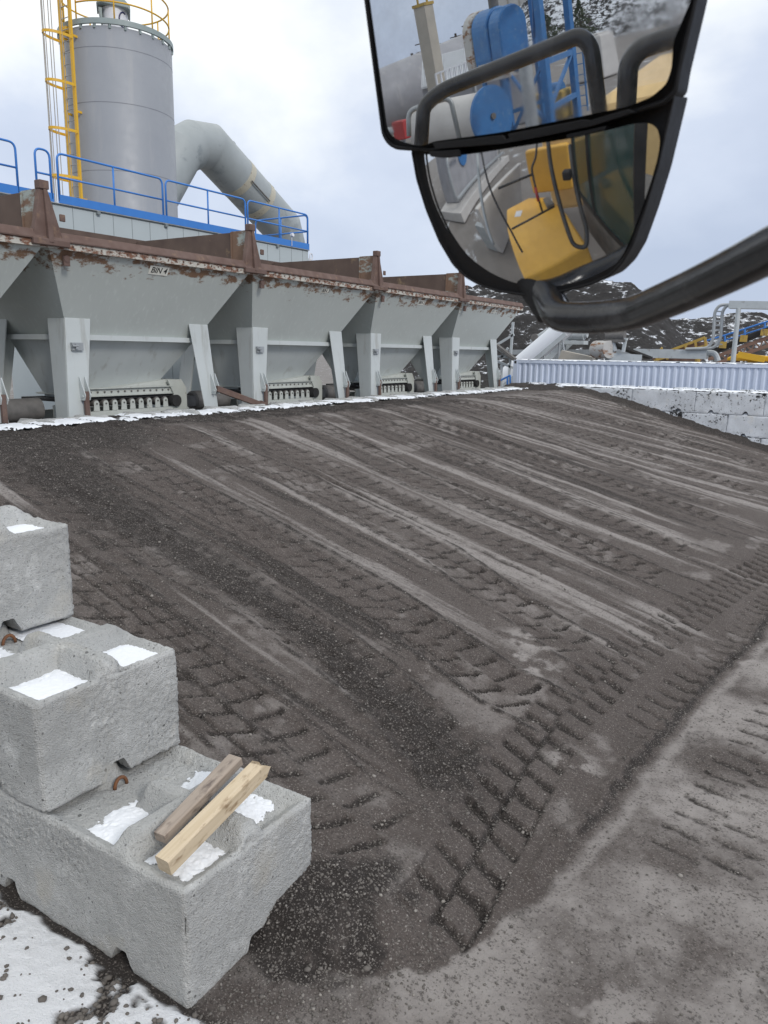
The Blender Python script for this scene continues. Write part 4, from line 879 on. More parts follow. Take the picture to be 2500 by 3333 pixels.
for k in range(22):
    x = CX0+.5+k*.52; snow_patch(x-.3, x+.3, CY0+.0, CY0+1.2, flat(CZ1+.002), 300+k, th=.035, thr=.28, res=.05, edge_=.08)
tag(np_mesh('snow', np.concatenate(SV), np.concatenate(SF), 'snow'), 'thin snow lying on the tops of blocks and container', 'snow', kind='stuff')

# ------------------------------------------------------------------ stockpiles behind
def pile(name, cx, cy_, rx, ry, h, rot, seed, mat, label, crest=.0, res=110):
    u = np.linspace(-1, 1, res); U, W = np.meshgrid(u, u, indexing='ij'); r = np.sqrt(np.maximum(np.abs(U)-crest, 0)**2/(1-crest)**2+W**2)
    z = h*np.clip(1.0-r, -.02, 1)*(1+.0*r); z = h*(1-np.sqrt(np.clip(r, 0, 1.02)**2+.012))*1.08
    n_ = fb2(U*4+seed, W*4, 5, seed, .55)-.5; z = z+n_*h*.26*np.clip(1.2-r, 0, 1)+np.abs(fb2(U*14+seed, W*14, 4, seed+3)-.5)*h*.10*np.clip(1.1-r, 0, 1)
    x, y = U*rx, W*ry; c_, s_ = math.cos(rot), math.sin(rot)
    o = np_mesh(name, np.stack([x*c_-y*s_+cx, x*s_+y*c_+cy_, np.maximum(z, -.4)], -1).reshape(-1, 3), grid_quads(res, res), mat); return tag(o, label, 'stockpile', None)
P = atp(1915, 939, 1, 62); pile('stockpile', P[0]-4.2, 62, 16, 13, 9.1, .05, 3, 'pile', 'tall dark stockpile streaked with snow behind the bins and conveyors', .42, 200)
P = atp(2200, 1085, 1, 85); pile('stockpile', P[0]+1, 85, 24, 16, 7.0, -.05, 8, 'pile', 'lower dark stockpile with a snowy shoulder right of the tall one', .25, 150)
P = atp(2440, 1085, 1, 110); pile('stockpile', P[0], 110, 22, 16, 7.4, .05, 12, 'pile', 'distant rounded dark stockpile at the right behind the yellow railed conveyor', .3, 120)

# ------------------------------------------------------------------ conveyors beyond the container
def z6(x, y): return (1600+x*.5425, 850+y*.5425)
def q6(x, y, Y): return atp(*z6(x, y), 1, Y)
def conv(name, label): return thing(name, (0, 0, 0), label, 'conveyor')
def rel(t, pts): o = V(*t.location); return [V(*p)-o for p in pts]
# snowy covered conveyor
a, b = q6(60, 710, 31), q6(455, 375, 31)
t = thing('belt_conveyor', downs((a+b)/2, 0), 'inclined conveyor with a smooth cover dusted white with snow, left of the mirror arm', 'conveyor'); o_ = V(*t.location)
m = MB(o_); m.tube([a+V(0, .2, 0), b+V(0, .2, 0)], .40, 18); m.build('belt_cover', 'snow', t, smooth=True, auto=40)
m = MB(o_); m.bar(a+V(0, -.13, -.42), b+V(0, -.13, -.42), .05, .18); m.bar(a+V(0, .85, -.34), b+V(0, .85, -.04), .05, .22); m.build('frame', 'lightsteel', t)
m = MB(o_)
for f in (.3, .62, .9):
    p = a+(b-a)*f; m.cyl(V(p[0], p[1], 0), p, .05, 8); m.cyl(V(p[0]+1.0, p[1], 0), p, .04, 8)
m.build('legs', 'steel', t)
# its neighbour with motor: bare truss
a, b = q6(330, 590, 33), q6(470, 440, 33)
t = thing('belt_conveyor', downs((a+b)/2, 0), 'pale grey conveyor frame with an electric motor on its head end', 'conveyor'); o_ = V(*t.location)
m = MB(o_); m.bar(a, b, .12, .38); m.bar(a+V(0, .7, 0), b+V(0, .7, 0), .12, .38)
for f in np.linspace(.0, 1, 5): p = a+(b-a)*f; m.bar(p+V(0, 0, .2), p+V(0, .0, .55), .08, .08)
m.build('frame', 'lightsteel', t)
c_ = q6(515, 440, 33); m = MB(o_); m.cyl(c_+V(-.35, -.1, 0), c_+V(.35, -.1, 0), .24, 16); m.cyl(c_+V(.35, -.1, 0), c_+V(.48, -.1, 0), .14, 12); m.box(c_+V(-.6, -.3, -.42), c_+V(.4, .3, -.26)); m.build('motor', 'lightsteel', t, smooth=True, auto=40)
c_ = q6(310, 440, 33); m = MB(o_); m.bar(c_+V(-.5, 0, -.35), c_+V(.6, 0, .32), .5, .28); m.build('belt_cover', 'lightsteel', t, bev=.08)
c_ = q6(285, 460, 33); m = MB(o_); m.cyl(c_+V(-.1, -.3, 0), c_+V(-.1, .3, 0), .17, 16); m.build('pulley', 'darksteel', t, smooth=True, auto=40)
m = MB(o_)
for f in (.2, .8): p = a+(b-a)*f; m.cyl(V(p[0], p[1], 0), p, .06, 8)
m.build('legs', 'steel', t)
# steel frame left of the container
c_ = q6(70, 640, 29.5)
t = thing('steel_trestle', downs(c_, 0), 'grey steel frame of posts and braces between the last bin and the container', 'frame'); o_ = V(*t.location)
m = MB(o_)
for p, q in (((130, 365), (100, 760)), ((35, 500), (135, 440)), ((30, 520), (130, 590)), ((100, 520), (60, 580)), ((30, 570), (130, 575)), ((30, 600), (130, 640)), ((60, 620), (60, 770))): m.bar(q6(*p, 29.5), q6(*q, 29.5), .07, .09)
m.build('braces', 'lightsteel', t)
m = MB(o_); m.bar(q6(30, 505, 29.3), q6(140, 590, 29.3), .25, .12); m.build('belt', 'darksteel', t)
m = MB(o_)
for p, q in (((45, 720), (112, 685)), ((45, 765), (112, 740)), ((112, 685), (112, 770)), ((48, 720), (48, 770)), ((95, 690), (95, 770))): m.tube([q6(*p, 27.6), q6(*q, 27.6)], .035, 8)
m.build('handrail', 'blue', t)
# head pulley conveyor
c_ = q6(690, 530, 30)
t = thing('belt_conveyor', downs(c_, 0), 'dark belt conveyor whose big head pulley peeks over the container roof', 'conveyor'); o_ = V(*t.location)
m = MB(o_); m.cyl(c_+V(-.42, .0, 0), c_+V(.25, -.4, 0), .33, 24); m.build('head_pulley', 'worntank', t, smooth=True, auto=40)
m = MB(o_); m.bar(c_+V(0, .25, .25), q6(930, 580, 31)+V(0, .3, 0), .7, .08); m.build('belt', 'dark', t)
m = MB(o_); m.bar(c_+V(.2, -.2, -.3), q6(900, 590, 30), .1, .35); m.bar(q6(745, 540, 29.8), q6(725, 470, 29.8), .16, .1); m.bar(q6(790, 545, 29.8), q6(805, 465, 29.8), .16, .1); m.bar(q6(710, 465, 29.8), q6(815, 468, 29.8), .2, .08); m.build('frame', 'lightsteel', t)
p = q6(745, 445, 29.8); m = MB(o_); m.cyl(p+V(-.35, 0, 0), p+V(.35, 0, 0), .2, 16); m.box(p+V(-.4, -.15, -.25), p+V(.4, .15, -.15)); m.build('motor', 'darksteel', t, smooth=True, auto=40)
m = MB(o_); m.prism([q6(400, 590, 30.3), q6(420, 535, 30.3), q6(600, 575, 30.3), q6(610, 600, 30.3)], (0, .4, 0)); m.build('chute', 'tan', t)
m = MB(o_); m.cyl(V(c_[0], c_[1]+.2, 0), c_+V(0, .2, -.3), .1, 8); m.cyl(V(c_[0]+1.8, c_[1]+.2, 0), c_+V(1.8, .2, -.4), .1, 8); m.build('legs', 'steel', t)
# cable tray bridge
YT = 34
pa, pb = q6(100, 545, YT), q6(1290, 552, YT)
t = thing('cable_tray', downs((pa+pb)/2, 0), 'pale grey cable tray running level above the container and climbing in a ladder bend', 'cable tray'); o_ = V(*t.location)
m = MB(o_); m.bar(q6(120, 546, YT), q6(870, 546, YT), .5, .22); m.build('truss', 'steel', t)
m = MB(o_); m.bar(q6(860, 552, YT-.6), q6(1295, 560, YT-.6), .5, .36); m.tube(fillet([q6(1290, 550, YT-.6), q6(1340, 550, YT-.6), q6(1360, 600, YT-.6)], .5), .11, 8); m.build('tray', 'lightsteel', t)
m = MB(o_)
for off in (0, 45):
    m.tube(fillet([q6(1165, 528-off*.0, YT-.9), q6(1300+off*.8, 522, YT-.9), q6(1330+off, 470, YT-.9), q6(1340+off, 300, YT-.9), q6(1370+off, 262, YT-.9), q6(1500, 262, YT-.9)], .7), .06, 8)
for k in range(8):
    y = 300+k*28; m.bar(q6(1340, y, YT-.9), q6(1385, y+3, YT-.9), .05, .05)
m.build('riser', 'steel', t, smooth=False)
m = MB(o_); m.bar(q6(1430, 262, YT-.9), q6(1760, 268, YT-.9), .5, .28); m.build('upper_tray', 'lightsteel', t)
for p in (q6(1483, 280, YT-1.1), q6(250, 546, YT)): MB(o_).cyl(V(p[0], p[1], 0), p, .09, 10).build('post', 'lightsteel', t)
# yellow railed screen deck
YS = 38
t = thing('screen_deck', downs(q6(1130, 540, YS), 0), 'sloping brown deck with yellow railings behind the cable tray', 'screen deck'); o_ = V(*t.location)
m = MB(o_); m.prism([q6(965, 595, YS), q6(965, 575, YS), q6(1030, 538, YS), q6(1285, 478, YS), q6(1300, 520, YS), q6(1250, 600, YS)], (0, .3, 0)); m.build('infill', 'brown', t)
m = MB(o_); bs = -.05
m.tube([q6(975, 570, YS-.1), q6(1025, 520, YS-.1), q6(1025, 545, YS-.1)], .06, 6)
m.bar(q6(970, 575, YS-.1), q6(1282, 458, YS-.1), .06, .12); m.bar(q6(975, 598, YS-.1), q6(1290, 505, YS-.1), .06, .10)
for f in np.linspace(.04, 1, 6): 
    x = 975+f*307; m.bar(q6(x, 575-f*117, YS-.12), q6(x+10, 600-f*40, YS-.12), .06, .1)
m.build('railing', 'ochre', t)
m = MB(o_); p = q6(1000, 600, YS); m.cyl(V(p[0], YS, 0), V(p[0], YS, p[2]), .12, 8); p = q6(1240, 560, YS); m.cyl(V(p[0], YS, 0), V(p[0], YS, p[2]), .12, 8); m.build('legs', 'ochre', t)
# big inclined conveyor on the right with a blue handrail
YI = 42
t = thing('inclined_conveyor', downs(q6(1500, 560, YI), 0), 'long rusty truss conveyor rising to the right with a blue handrail and yellow brackets', 'conveyor'); o_ = V(*t.location)
m = MB(o_); m.bar(q6(1290, 560, YI), q6(1800, 360, YI), 1.0, .22); m.build('belt', 'dark', t)
m = MB(o_); m.bar(q6(1300, 590, YI-.6), q6(1800, 405, YI-.6), .1, .16); m.bar(q6(1330, 620, YI-.6), q6(1800, 460, YI-.6), .1, .16)
for k in range(9):
    x = 1330+k*50; m.bar(q6(x, 580-k*18.5, YI-.6), q6(x+30, 606-k*17.5, YI-.6), .08, .08); m.bar(q6(x+30, 606-k*17.5, YI-.6), q6(x+50, 562-k*18.5, YI-.6), .06, .06)
m.build('truss', 'brown', t)
for x, y in ((1385, 500), (1510, 462), (1635, 425)):
    m = MB(o_); m.bar(q6(x, y+22, YI-.7), q6(x+6, y-18, YI-.7), .25, .3); m.build('idler_bracket', 'ochre', t)
m = MB(o_); m.tube([q6(1280, 480, YI+.6), q6(1400, 445, YI+.6), q6(1800, 315, YI+.6)], .05, 6); m.tube([q6(1400, 475, YI+.6), q6(1800, 350, YI+.6)], .04, 6)
for k in range(5): x = 1400+k*120; m.tube([q6(x, 445-k*39, YI+.6), q6(x, 510-k*39, YI+.6)], .05, 6)
m.build('handrail', 'blue', t)
m = MB(o_); p = q6(1480, 545, YI); m.cyl(V(p[0], YI, 0), V(p[0], YI, p[2]), .14, 8); p = q6(1750, 420, YI); m.cyl(V(p[0], YI, 0), V(p[0], YI, p[2]), .14, 8); m.build('legs', 'brown', t)
p = q6(1560, 580, 36)
t = thing('feed_hopper', downs(p, 0), 'bright yellow angular hopper end above the container roof at the right edge', 'hopper'); o_ = V(*t.location)
m = MB(o_); m.prism([q6(1410, 596, 36), q6(1415, 578, 36), q6(1485, 552, 36), q6(1640, 568, 36), q6(1760, 580, 36), q6(1760, 605, 36), q6(1520, 600, 36)], (0, .8, 0)); m.build('chute', 'yellow', t, bev=.04)
m = MB(o_); m.bar(q6(1480, 560, 35.8), q6(1640, 590, 35.8), .2, .25); m.build('arm', 'yellow', t); m = MB(o_); m.cyl(V(p[0], 36.4, 0), p+V(0, .4, 0), .2, 10); m.build('support', 'ochre', t)
p = q6(1287, 400, 120); t = thing('light_mast', downs(p, 0), 'tiny floodlight mast standing above the distant stockpiles', 'light mast'); o_ = V(*t.location)
m = MB(o_); m.cyl(downs(p, 0), p, .16, 8); m.build('mast', 'steel', t); m = MB(o_); m.bar(p+V(-1, 0, 0), p+V(1, 0, 0), .2, .15)
for k in range(4): m.box(p+V(-.95+k*.55, -.2, .05), p+V(-.7+k*.55, .2, .4))
m.build('floodlights', 'steel', t)
p = q6(1643, 515, 100); t = thing('utility_pole', downs(p, 0), 'slim pale pole at the right edge beyond the yellow hopper', 'pole'); m = MB(V(*t.location)); m.cyl(downs(p, 0), p, .16, 8); m.cyl(p+V(-.5, 0, -.6), p+V(.5, 0, -.6), .06, 6); m.build('shaft', 'steel', t)

# ------------------------------------------------------------------ wheel loader: mirror and arm in view, its body seen in the glass
def z7(x, y): return (1150+x*.6932, y*.6932)
_p1, _p2 = ray(*z7(310, 290)), ray(*z7(1480, -20))
_uv = np.cross(_p1, _p2); _uv /= np.linalg.norm(_uv); _uv = _uv if _uv[2] > 0 else -_uv
MN = V(0, 0, 1)-_uv; MN /= np.linalg.norm(MN); MN = -MN if MN@_w > 0 else MN   # glass normal
MP = CAM+.65*ray(1700, 200); MC = MN@MP
def mpt(px, off=0):
    d = ray(*px); q = CAM+d*((MC+off-MN@CAM)/(MN@d)); return q
def mref(px):
    d = ray(*px); q = CAM+d*((MC-MN@CAM)/(MN@d)); d = d-2*(MN@d)*MN; return q, d/np.linalg.norm(d)
def MR(x, y, t): q, d = mref(z7(x, y)); return q+t*d                            # what the flat glass shows at metres t
def MRh(x, y, hd):
    q, d = mref(z7(x, y)); return q+d*(hd/math.hypot(d[0], d[1]))
def MRG(x, y, z=0): q, d = mref(z7(x, y)); return q+d*((z-q[2])/d[2])
FD, LD = V(.29, .957, 0), V(-.957, .29, 0)                                       # loader forward and left
def FL(f, l, z): return FD*f+LD*l+V(0, 0, z)
wl = thing('wheel_loader', (0, 0, 0), 'yellow wheel loader showing its black two glass side mirror and tubular arm', 'wheel loader')
def smooth_poly(pts, n=4, rad=22):
    P_ = [V(a, b) for a, b in pts]; o = []
    for i, p in enumerate(P_):
        a, b = P_[i-1], P_[(i+1) % len(P_)]; la, lb = np.linalg.norm(a-p), np.linalg.norm(b-p); r = min(rad, la*.45, lb*.45)
        s, e_ = p+(a-p)/la*r, p+(b-p)/lb*r
        for k in range(n+1): t = k/n; o.append((1-t)**2*s+2*t*(1-t)*p+t*t*e_)
    return o
mirror_mat, t_, b_ = new_mat('mirror_glass'); b_.inputs['Metallic'].default_value = 1; b_.inputs['Roughness'].default_value = .012
vv_ = coords(t_); sm_ = tex(t_, vv_, 14, 6, .7)
lk(t_, mixc(t_, ramp(t_, sm_.outputs[0], [(.42, (0, 0, 0)), (.75, (1, 1, 1))]).outputs[0], (.78, .80, .81), (.66, .67, .68)), b_.inputs['Base Color'])
_df = N(t_, 'ShaderNodeBsdfDiffuse'); _df.inputs[0].default_value = (.30, .295, .29, 1); _ms = N(t_, 'ShaderNodeMixShader'); _so = [q for q in t_.nodes if q.type == 'OUTPUT_MATERIAL'][0]
_sp = tex(t_, vv_, 60, 5, .7); _dk = mth(t_, 'ADD', mth(t_, 'MULTIPLY', sm_.outputs[0], .6), mth(t_, 'MULTIPLY', _sp.outputs[0], .4))
lk(t_, ramp(t_, _dk, [(.38, (.03, .03, .03)), (.66, (.17, .17, .17))]).outputs[0], _ms.inputs[0]); lk(t_, b_.outputs[0], _ms.inputs[1]); lk(t_, _df.outputs[0], _ms.inputs[2]); lk(t_, _ms.outputs[0], _so.inputs[0])
lk(t_, ramp(t_, sm_.outputs[0], [(.5, (.008, .008, .008)), (.8, (.06, .06, .06))]).outputs[0], b_.inputs['Roughness'])
MT['mirror'] = mirror_mat
OUT1 = [(20, -420), (40, -120), (62, 0), (143, 628), (165, 668), (200, 692), (330, 700), (372, 704), (700, 660), (1060, 590), (1300, 530), (1460, 480), (1512, 430), (1528, 330), (1604, 0), (1650, -240), (1680, -420)]
GL1 = [(44, -390), (78, 0), (158, 590), (172, 628), (205, 655), (268, 676), (322, 688), (384, 662), (560, 640), (700, 620), (850, 590), (1060, 548), (1290, 500), (1400, 455), (1470, 395), (1495, 320), (1502, 200), (1586, 0), (1640, -240), (1655, -390)]
OUT2 = [(275, 698), (300, 840), (345, 985), (405, 1130), (470, 1240), (530, 1300), (610, 1345), (700, 1370), (800, 1384), (900, 1382), (1010, 1362), (1110, 1335), (1200, 1295), (1260, 1235), (1310, 1150), (1370, 980), (1430, 780), (1508, 440), (1400, 500), (1060, 592), (700, 664), (380, 706)]
GL2 = [(300, 748), (312, 735), (340, 731), (500, 737), (620, 722), (800, 693), (1000, 662), (1200, 618), (1310, 590), (1375, 588), (1412, 612), (1424, 665), (1415, 740), (1385, 850), (1345, 965), (1300, 1090), (1258, 1185), (1200, 1258), (1100, 1308), (1000, 1336), (900, 1352), (790, 1354), (700, 1340), (610, 1308), (530, 1255), (470, 1185), (415, 1085), (360, 950), (325, 840)]
def outline3(pts, off, rad=20, n=3): return [mpt(z7(*p), off) for p in smooth_poly(pts, n, rad)]
hd = MB(); fr = outline3(OUT1, -.010); hd.prism(fr, -MN*.030)
head = hd.build('mirror_head', 'black', wl, bev=.006)
h2 = MB(); h2.prism(outline3(OUT2, -.016), -MN*.034); lower = h2.build('lower_housing', 'black', head, bev=.006)
m = MB(); m.tube(outline3(OUT1, -.006), .0022, 8, closed=True); m.build('bezel', 'black', head, smooth=True)
m = MB(); m.tube(outline3(OUT2, -.012), .0012, 8, closed=True); m.build('bezel', 'black', lower, smooth=True)
g_ = outline3(GL1, 0, 26); m = MB(); m.add(g_, [tuple(range(len(g_)))]); m.build('main_glass', 'mirror', head)
m = MB(); m.prism([mpt(z7(*p), -.001) for p in ((46, -380), (92, 0), (128, 300), (122, 300), (80, 0), (40, -380))], -MN*.002)
# lower bar between the two glasses with its clips
m = MB(); bar_ = [(372, 672), (700, 634), (712, 655), (735, 650), (722, 630), (1085, 560), (1110, 566), (1290, 512), (1320, 528), (1130, 590), (900, 640), (700, 676), (385, 700)]
m.prism(outline3(bar_, .003, 6, 2), -MN*.02); m.build('clip_bar', 'black', head, bev=.002)
m = MB(); m.prism(outline3([(355, 712), (500, 700), (505, 735), (420, 742), (360, 735)], .002, 6, 2), -MN*.02); m.build('clip', 'black', lower, bev=.002); m = MB(); m.prism(outline3([(1000, 655), (1180, 612), (1190, 590), (1000, 632)], .002, 6, 2), -MN*.02); m.build('clip', 'black', lower, bev=.002)
# convex glass: a real spherical cap
RC = .33; q0, _ = mref(z7(870, 1000)); q0 = q0+MN*.004
ax_ = np.cross(V(0, 0, 1), MN); ax_ /= np.linalg.norm(ax_); ta = math.radians(-11)
NC = MN*math.cos(ta)-np.cross(ax_, MN)*math.sin(ta); CC = q0-NC*RC
def cvx(px):
    d = ray(*px); d = d/np.linalg.norm(d); o = CAM-CC; b = o@d; t = -b-math.sqrt(b*b-(o@o-RC*RC)); q = CAM+t*d; nn = (q-CC)/RC
    return q, d-2*(nn@d)*nn
def CVt(x, y, t): q, d = cvx(z7(x, y)); return q+t*d
ol = smooth_poly(GL2, 4, 30); ol = [V(870, 960)+(p-V(870, 960))*1.03 for p in ol]; ctr = V(870, 960); rings = 44; L_ = len(ol); vs = [cvx(z7(*ctr))[0]]; nr = [(vs[0]-CC)/RC]; fs = []
for r_ in range(1, rings+1):
    for p in ol: q = cvx(z7(*(ctr+(p-ctr)*r_/rings)))[0]; vs.append(q); nr.append((q-CC)/RC)
for k in range(L_): fs.append((0, 1+(k+1) % L_, 1+k))
for r_ in range(rings-1):
    for k in range(L_): a = 1+r_*L_; fs.append((a+k, a+(k+1) % L_, a+L_+(k+1) % L_, a+L_+k))
me = bpy.data.meshes.new('wide_angle_glass'); me.from_pydata([tuple(v) for v in vs], [], fs); me.polygons.foreach_set('use_smooth', [True]*len(fs)); me.normals_split_custom_set_from_vertices([tuple(x) for x in nr]); me.materials.append(MT['mirror'])
cg = bpy.data.objects.new('wide_angle_glass', me); col.objects.link(cg); cg.parent = lower
# mirror arm
armp = [atd(1745, 905, .745), atd(1790, 985, .72), atd(1815, 1032, .695), atd(1930, 1036, .66), atd(2060, 1022, .62), atd(2290, 925, .52), atd(2600, 768, .42)]
sp_ = fillet(armp, .05, 7); m = MB(); m.tube(sp_, .0135, 20); m.build('mirror_arm', 'tube', wl, smooth=True, auto=60)
m = MB(); m.cyl(atd(1700, 860, .75), atd(1800, 1010, .73), .017, 16); m.build('arm_clamp', 'black', head, smooth=True, auto=40)
# body
m = MB(); deck = [(-1.55, 1.85), (-1.85, 1.40), (-1.75, .98), (-1.18, .66), (-.50, .47), (-.16, 1.25), (-1.0, 1.66)]
m.prism([FL(f, l, 1.25) for f, l in deck], (0, 0, .65)); m.build('fender', 'loader', wl, bev=.03)
m = MB(); m.prism([FL(-2.3, .5, 1.2), FL(-2.4, 1.08, 1.2), FL(-4.4, 1.12, 1.2), FL(-4.4, -1.4, 1.2), FL(-2.3, -1.4, 1.2)], (0, 0, 1.69)); hood = m.build('engine_hood', 'cream', wl, bev=.12)
m = MB(); m.prism([FL(-2.0, .50, 1.9), FL(-2.1, 1.30, 1.9), FL(-1.95, 1.32, 1.9), FL(-1.82, .52, 1.9)], (0, 0, .72)); m.build('tank_panel', 'loader', wl, bev=.03)
m = MB(); dq = FL(-1.45, 1.45, 1.902); m.add([dq, dq+FD*.16, dq+FD*.16+LD*.13, dq+LD*.13], [(0, 1, 2, 3)]); m.build('decal', 'white', wl)
m = MB(); m.prism([FL(-1.62, 1.06, 1.9), FL(-1.36, .96, 1.9), FL(-1.42, .84, 1.9), FL(-1.66, .95, 1.9)], (0, 0, .05)); m.build('filler_cap', 'darksteel', wl, bev=.01)
m = MB(); m.prism([FL(-4.5, 1.0, 1.5), FL(-5.2, .9, 1.5), FL(-5.2, -1.3, 1.5), FL(-4.5, -1.3, 1.5)], (0, 0, 1.6)); m.build('counterweight', 'greytank', wl, bev=.1)
g0, g1 = FL(-.06, .10, 2.0), FL(-1.5, .42, 2.0); up3 = V(0, 0, 1.45)
m = MB(); m.add([g0, g1, g1+up3, g0+up3], [(0, 1, 2, 3)]); dr = m.build('cab_door', 'darkglass', wl, solid=.012)
m = MB()
for p in (g0, g1, g0+(g1-g0)*.55): m.bar(p, p+up3, .05, .06)
m.bar(g0, g1, .05, .07); m.bar(g0+up3, g1+up3, .05, .07); m.build('door_frame', 'black', dr)
m = MB(); m.prism([FL(-.05, .08, 1.2), FL(-1.5, .40, 1.2), FL(-1.9, -.6, 1.2), FL(-.4, -1.2, 1.2)], (0, 0, .74)); m.build('cab_floor', 'darksteel', wl)
def hose(pts, r, nm='grab_rail', mat='tube', rad=.08):
    m = MB(); m.tube(fillet(pts, rad, 6), r, 12); return m.build(nm, mat, wl, smooth=True)
hose([CVt(912, 640, 1.35), CVt(925, 760, 1.3), CVt(960, 920, 1.25), CVt(1035, 1155, 1.2), CVt(1095, 1165, 1.2), CVt(1098, 1080, 1.2), CVt(1050, 900, 1.25), CVt(1018, 680, 1.3)], .020)
hose([CVt(583, 700, 1.3), CVt(592, 850, 1.25), CVt(640, 1100, 1.2), CVt(660, 1150, 1.2)], .017, mat='steel')
hose([CVt(600, 700, 1.2), CVt(640, 880, 1.2), CVt(740, 1080, 1.2), CVt(795, 1185, 1.2)], .010)
hose([CVt(862, 670, 1.5), CVt(858, 740, 1.5), CVt(836, 790, 1.5), CVt(845, 830, 1.5), CVt(890, 1000, 1.5)], .012)
hose([CVt(680, 885, 1.4), CVt(838, 820, 1.5)], .012); hose([CVt(745, 1075, 1.4), CVt(945, 968, 1.4)], .010)
hose([CVt(855, 880, 1.49), CVt(870, 945, 1.49)], .016, 'extinguisher', 'red')
m = MB(); c_ = CVt(1005, 820, 1.15); m.box(c_-.035, c_+.035); m.build('door_latch', 'black', wl, bev=.01)
hose([MR(318, 690, 1.2), MR(330, 505, 1.2), MR(372, 460, 1.2), MR(432, 418, 1.2), MR(800, 272, 1.2), MR(1065, 165, 1.2), MR(1118, 222, 1.2), MR(1165, 600, 1.2)], .017, rad=.03)
hose([MR(1560, 160, 1.15), MR(1470, 185, 1.15), MR(1345, 228, 1.15), MR(1292, 300, 1.15), MR(1278, 560, 1.15)], .020, rad=.05)
hose([MR(262, 640, 1.3), MR(258, 520, 1.3), MR(455, 455, 1.3), MR(500, 660, 1.3)], .006, mat='steel', rad=.02)

# ------------------------------------------------------------------ plant behind the camera, seen in the mirror
a, b = MRh(60, 508, 46), MRh(650, 258, 50)
t = thing('storage_tank', downs(a, 0), 'long grey horizontal tank across the left of the mirror view', 'tank'); o_ = V(*t.location)
m = MB(o_); m.tube([a, b], 1.5, 48); m.tube([b, b+(b-a)/np.linalg.norm(b-a)*.3], [1.5, 1.2], 48); m.build('shell', 'greytank', t, smooth=True, auto=40)
for f in (.1, .35, .62, .88):
    p = a+(b-a)*f; m = MB(o_); m.box(downs(p, 0)+V(-.4, -1.1, 0), downs(p, p[2]-1.1)+V(.4, 1.1, 0)); m.build('saddle', 'tan', t)
p0 = MRG(452, 640); pb_ = MRh(398, 440, 34); pt_ = MRh(345, 10, 34)
t = thing('stack', downs(pb_, 0), 'square tan steel stack rising in front of the grey tank in the mirror', 'stack'); o_ = V(*t.location)
m = MB(o_); m.box(downs(pb_, 0)+V(-.27, -.27, 0), downs(pb_, pt_[2])+V(.27, .27, 0)); m.build('shaft', 'tan', t, bev=.02)
m = MB(o_); m.box(downs(pb_, pt_[2])+V(-.3, -.3, -.1), downs(pb_, pt_[2])+V(.3, .3, .0)); 
for s_ in (-.22, .22): m.box(downs(pb_, pt_[2])+V(s_-.03, -.03, 0), downs(pb_, pt_[2])+V(s_+.03, .03, .5))
m.build('cap', 'ochre', t)
# blue rounded elevator housing
fc = MRh(757, 176, 28); bc = MRh(640, 232, 29.2); axd = (bc-fc); axd[2] = 0; axd /= np.linalg.norm(axd); sdv = np.cross(V(0, 0, 1), axd)
def stadium(c, w_, h_): 
    r = w_/2; return [c+sdv*r*math.cos(a)+V(0, 0, h_/2-r+r*math.sin(a)) for a in np.linspace(0, math.pi, 14)]+[c-sdv*r*math.cos(a)-V(0, 0, h_/2-r+r*math.sin(a)) for a in np.linspace(0, math.pi, 14)]
t = thing('elevator_head', downs(fc, 0), 'blue rounded elevator head with rusty lower part in the upper mirror', 'elevator'); o_ = V(*t.location)
m = MB(o_); m.prism(stadium(fc, 1.05, 1.85), axd*.62); m.build('front_cover', 'plantblue', t, bev=.05)
m = MB(o_); m.prism(stadium(fc+axd*.66, 1.12, 1.95), axd*.9); m.build('casing', 'plantblue', t, bev=.05)
m = MB(o_); m.prism(stadium(fc+axd*1.6, 1.15, 2.0), axd*.5); m.build('rear_cover', 'worntank', t, bev=.05)
m = MB(o_); lowp = fc+V(0, 0, -.62); m.box(lowp+V(-.6, -.6, -.42)+axd*.75, lowp+V(.6, .6, .1)+axd*.75); m.build('worn_base', 'worntank', t)
m = MB(o_)
for s_, e__ in ((.35, .3), (-.35, .3), (.35, 1.5), (-.35, 1.5)): p = fc+sdv*s_+axd*e__; m.bar(downs(p, 0), downs(p, fc[2]-.7), .12, .12)
m.build('legs', 'plantblue', t); m = MB(o_); p = fc+axd*.9; m.cyl(downs(p, fc[2]+.9), downs(p, fc[2]+3.5), .16, 14); m.build('vent_pipe', 'darksteel', t, smooth=True, auto=40)
# drum with blue disc end
dc = MRh(655, 545, 26); db = MRh(330, 590, 28.5); axd2 = db-dc; axd2[2] = 0; Ldr = np.linalg.norm(axd2); axd2 /= Ldr
t = thing('drum', downs(dc, 0), 'pale horizontal drum with a round blue end plate low in the mirror', 'drum'); o_ = V(*t.location)
m = MB(o_); m.cyl(dc+axd2*.1, dc+axd2*Ldr, .72, 40); m.build('shell', 'paletank', t, smooth=True, auto=40)
m = MB(o_); m.cyl(dc, dc+axd2*.09, .86, 48); m.build('end_plate', 'plantblue', t, smooth=True, auto=40)
m = MB(o_); m.cyl(dc-axd2*.06, dc, .09, 16); m.build('hub', 'darksteel', t, smooth=True, auto=40)
m = MB(o_)
for f in (.25, .8): p = dc+axd2*Ldr*f; m.box(downs(p, 0)+V(-.3, -.5, 0), downs(p, dc[2]-.5)+V(.3, .5, 0))
m.build('supports', 'darksteel', t)
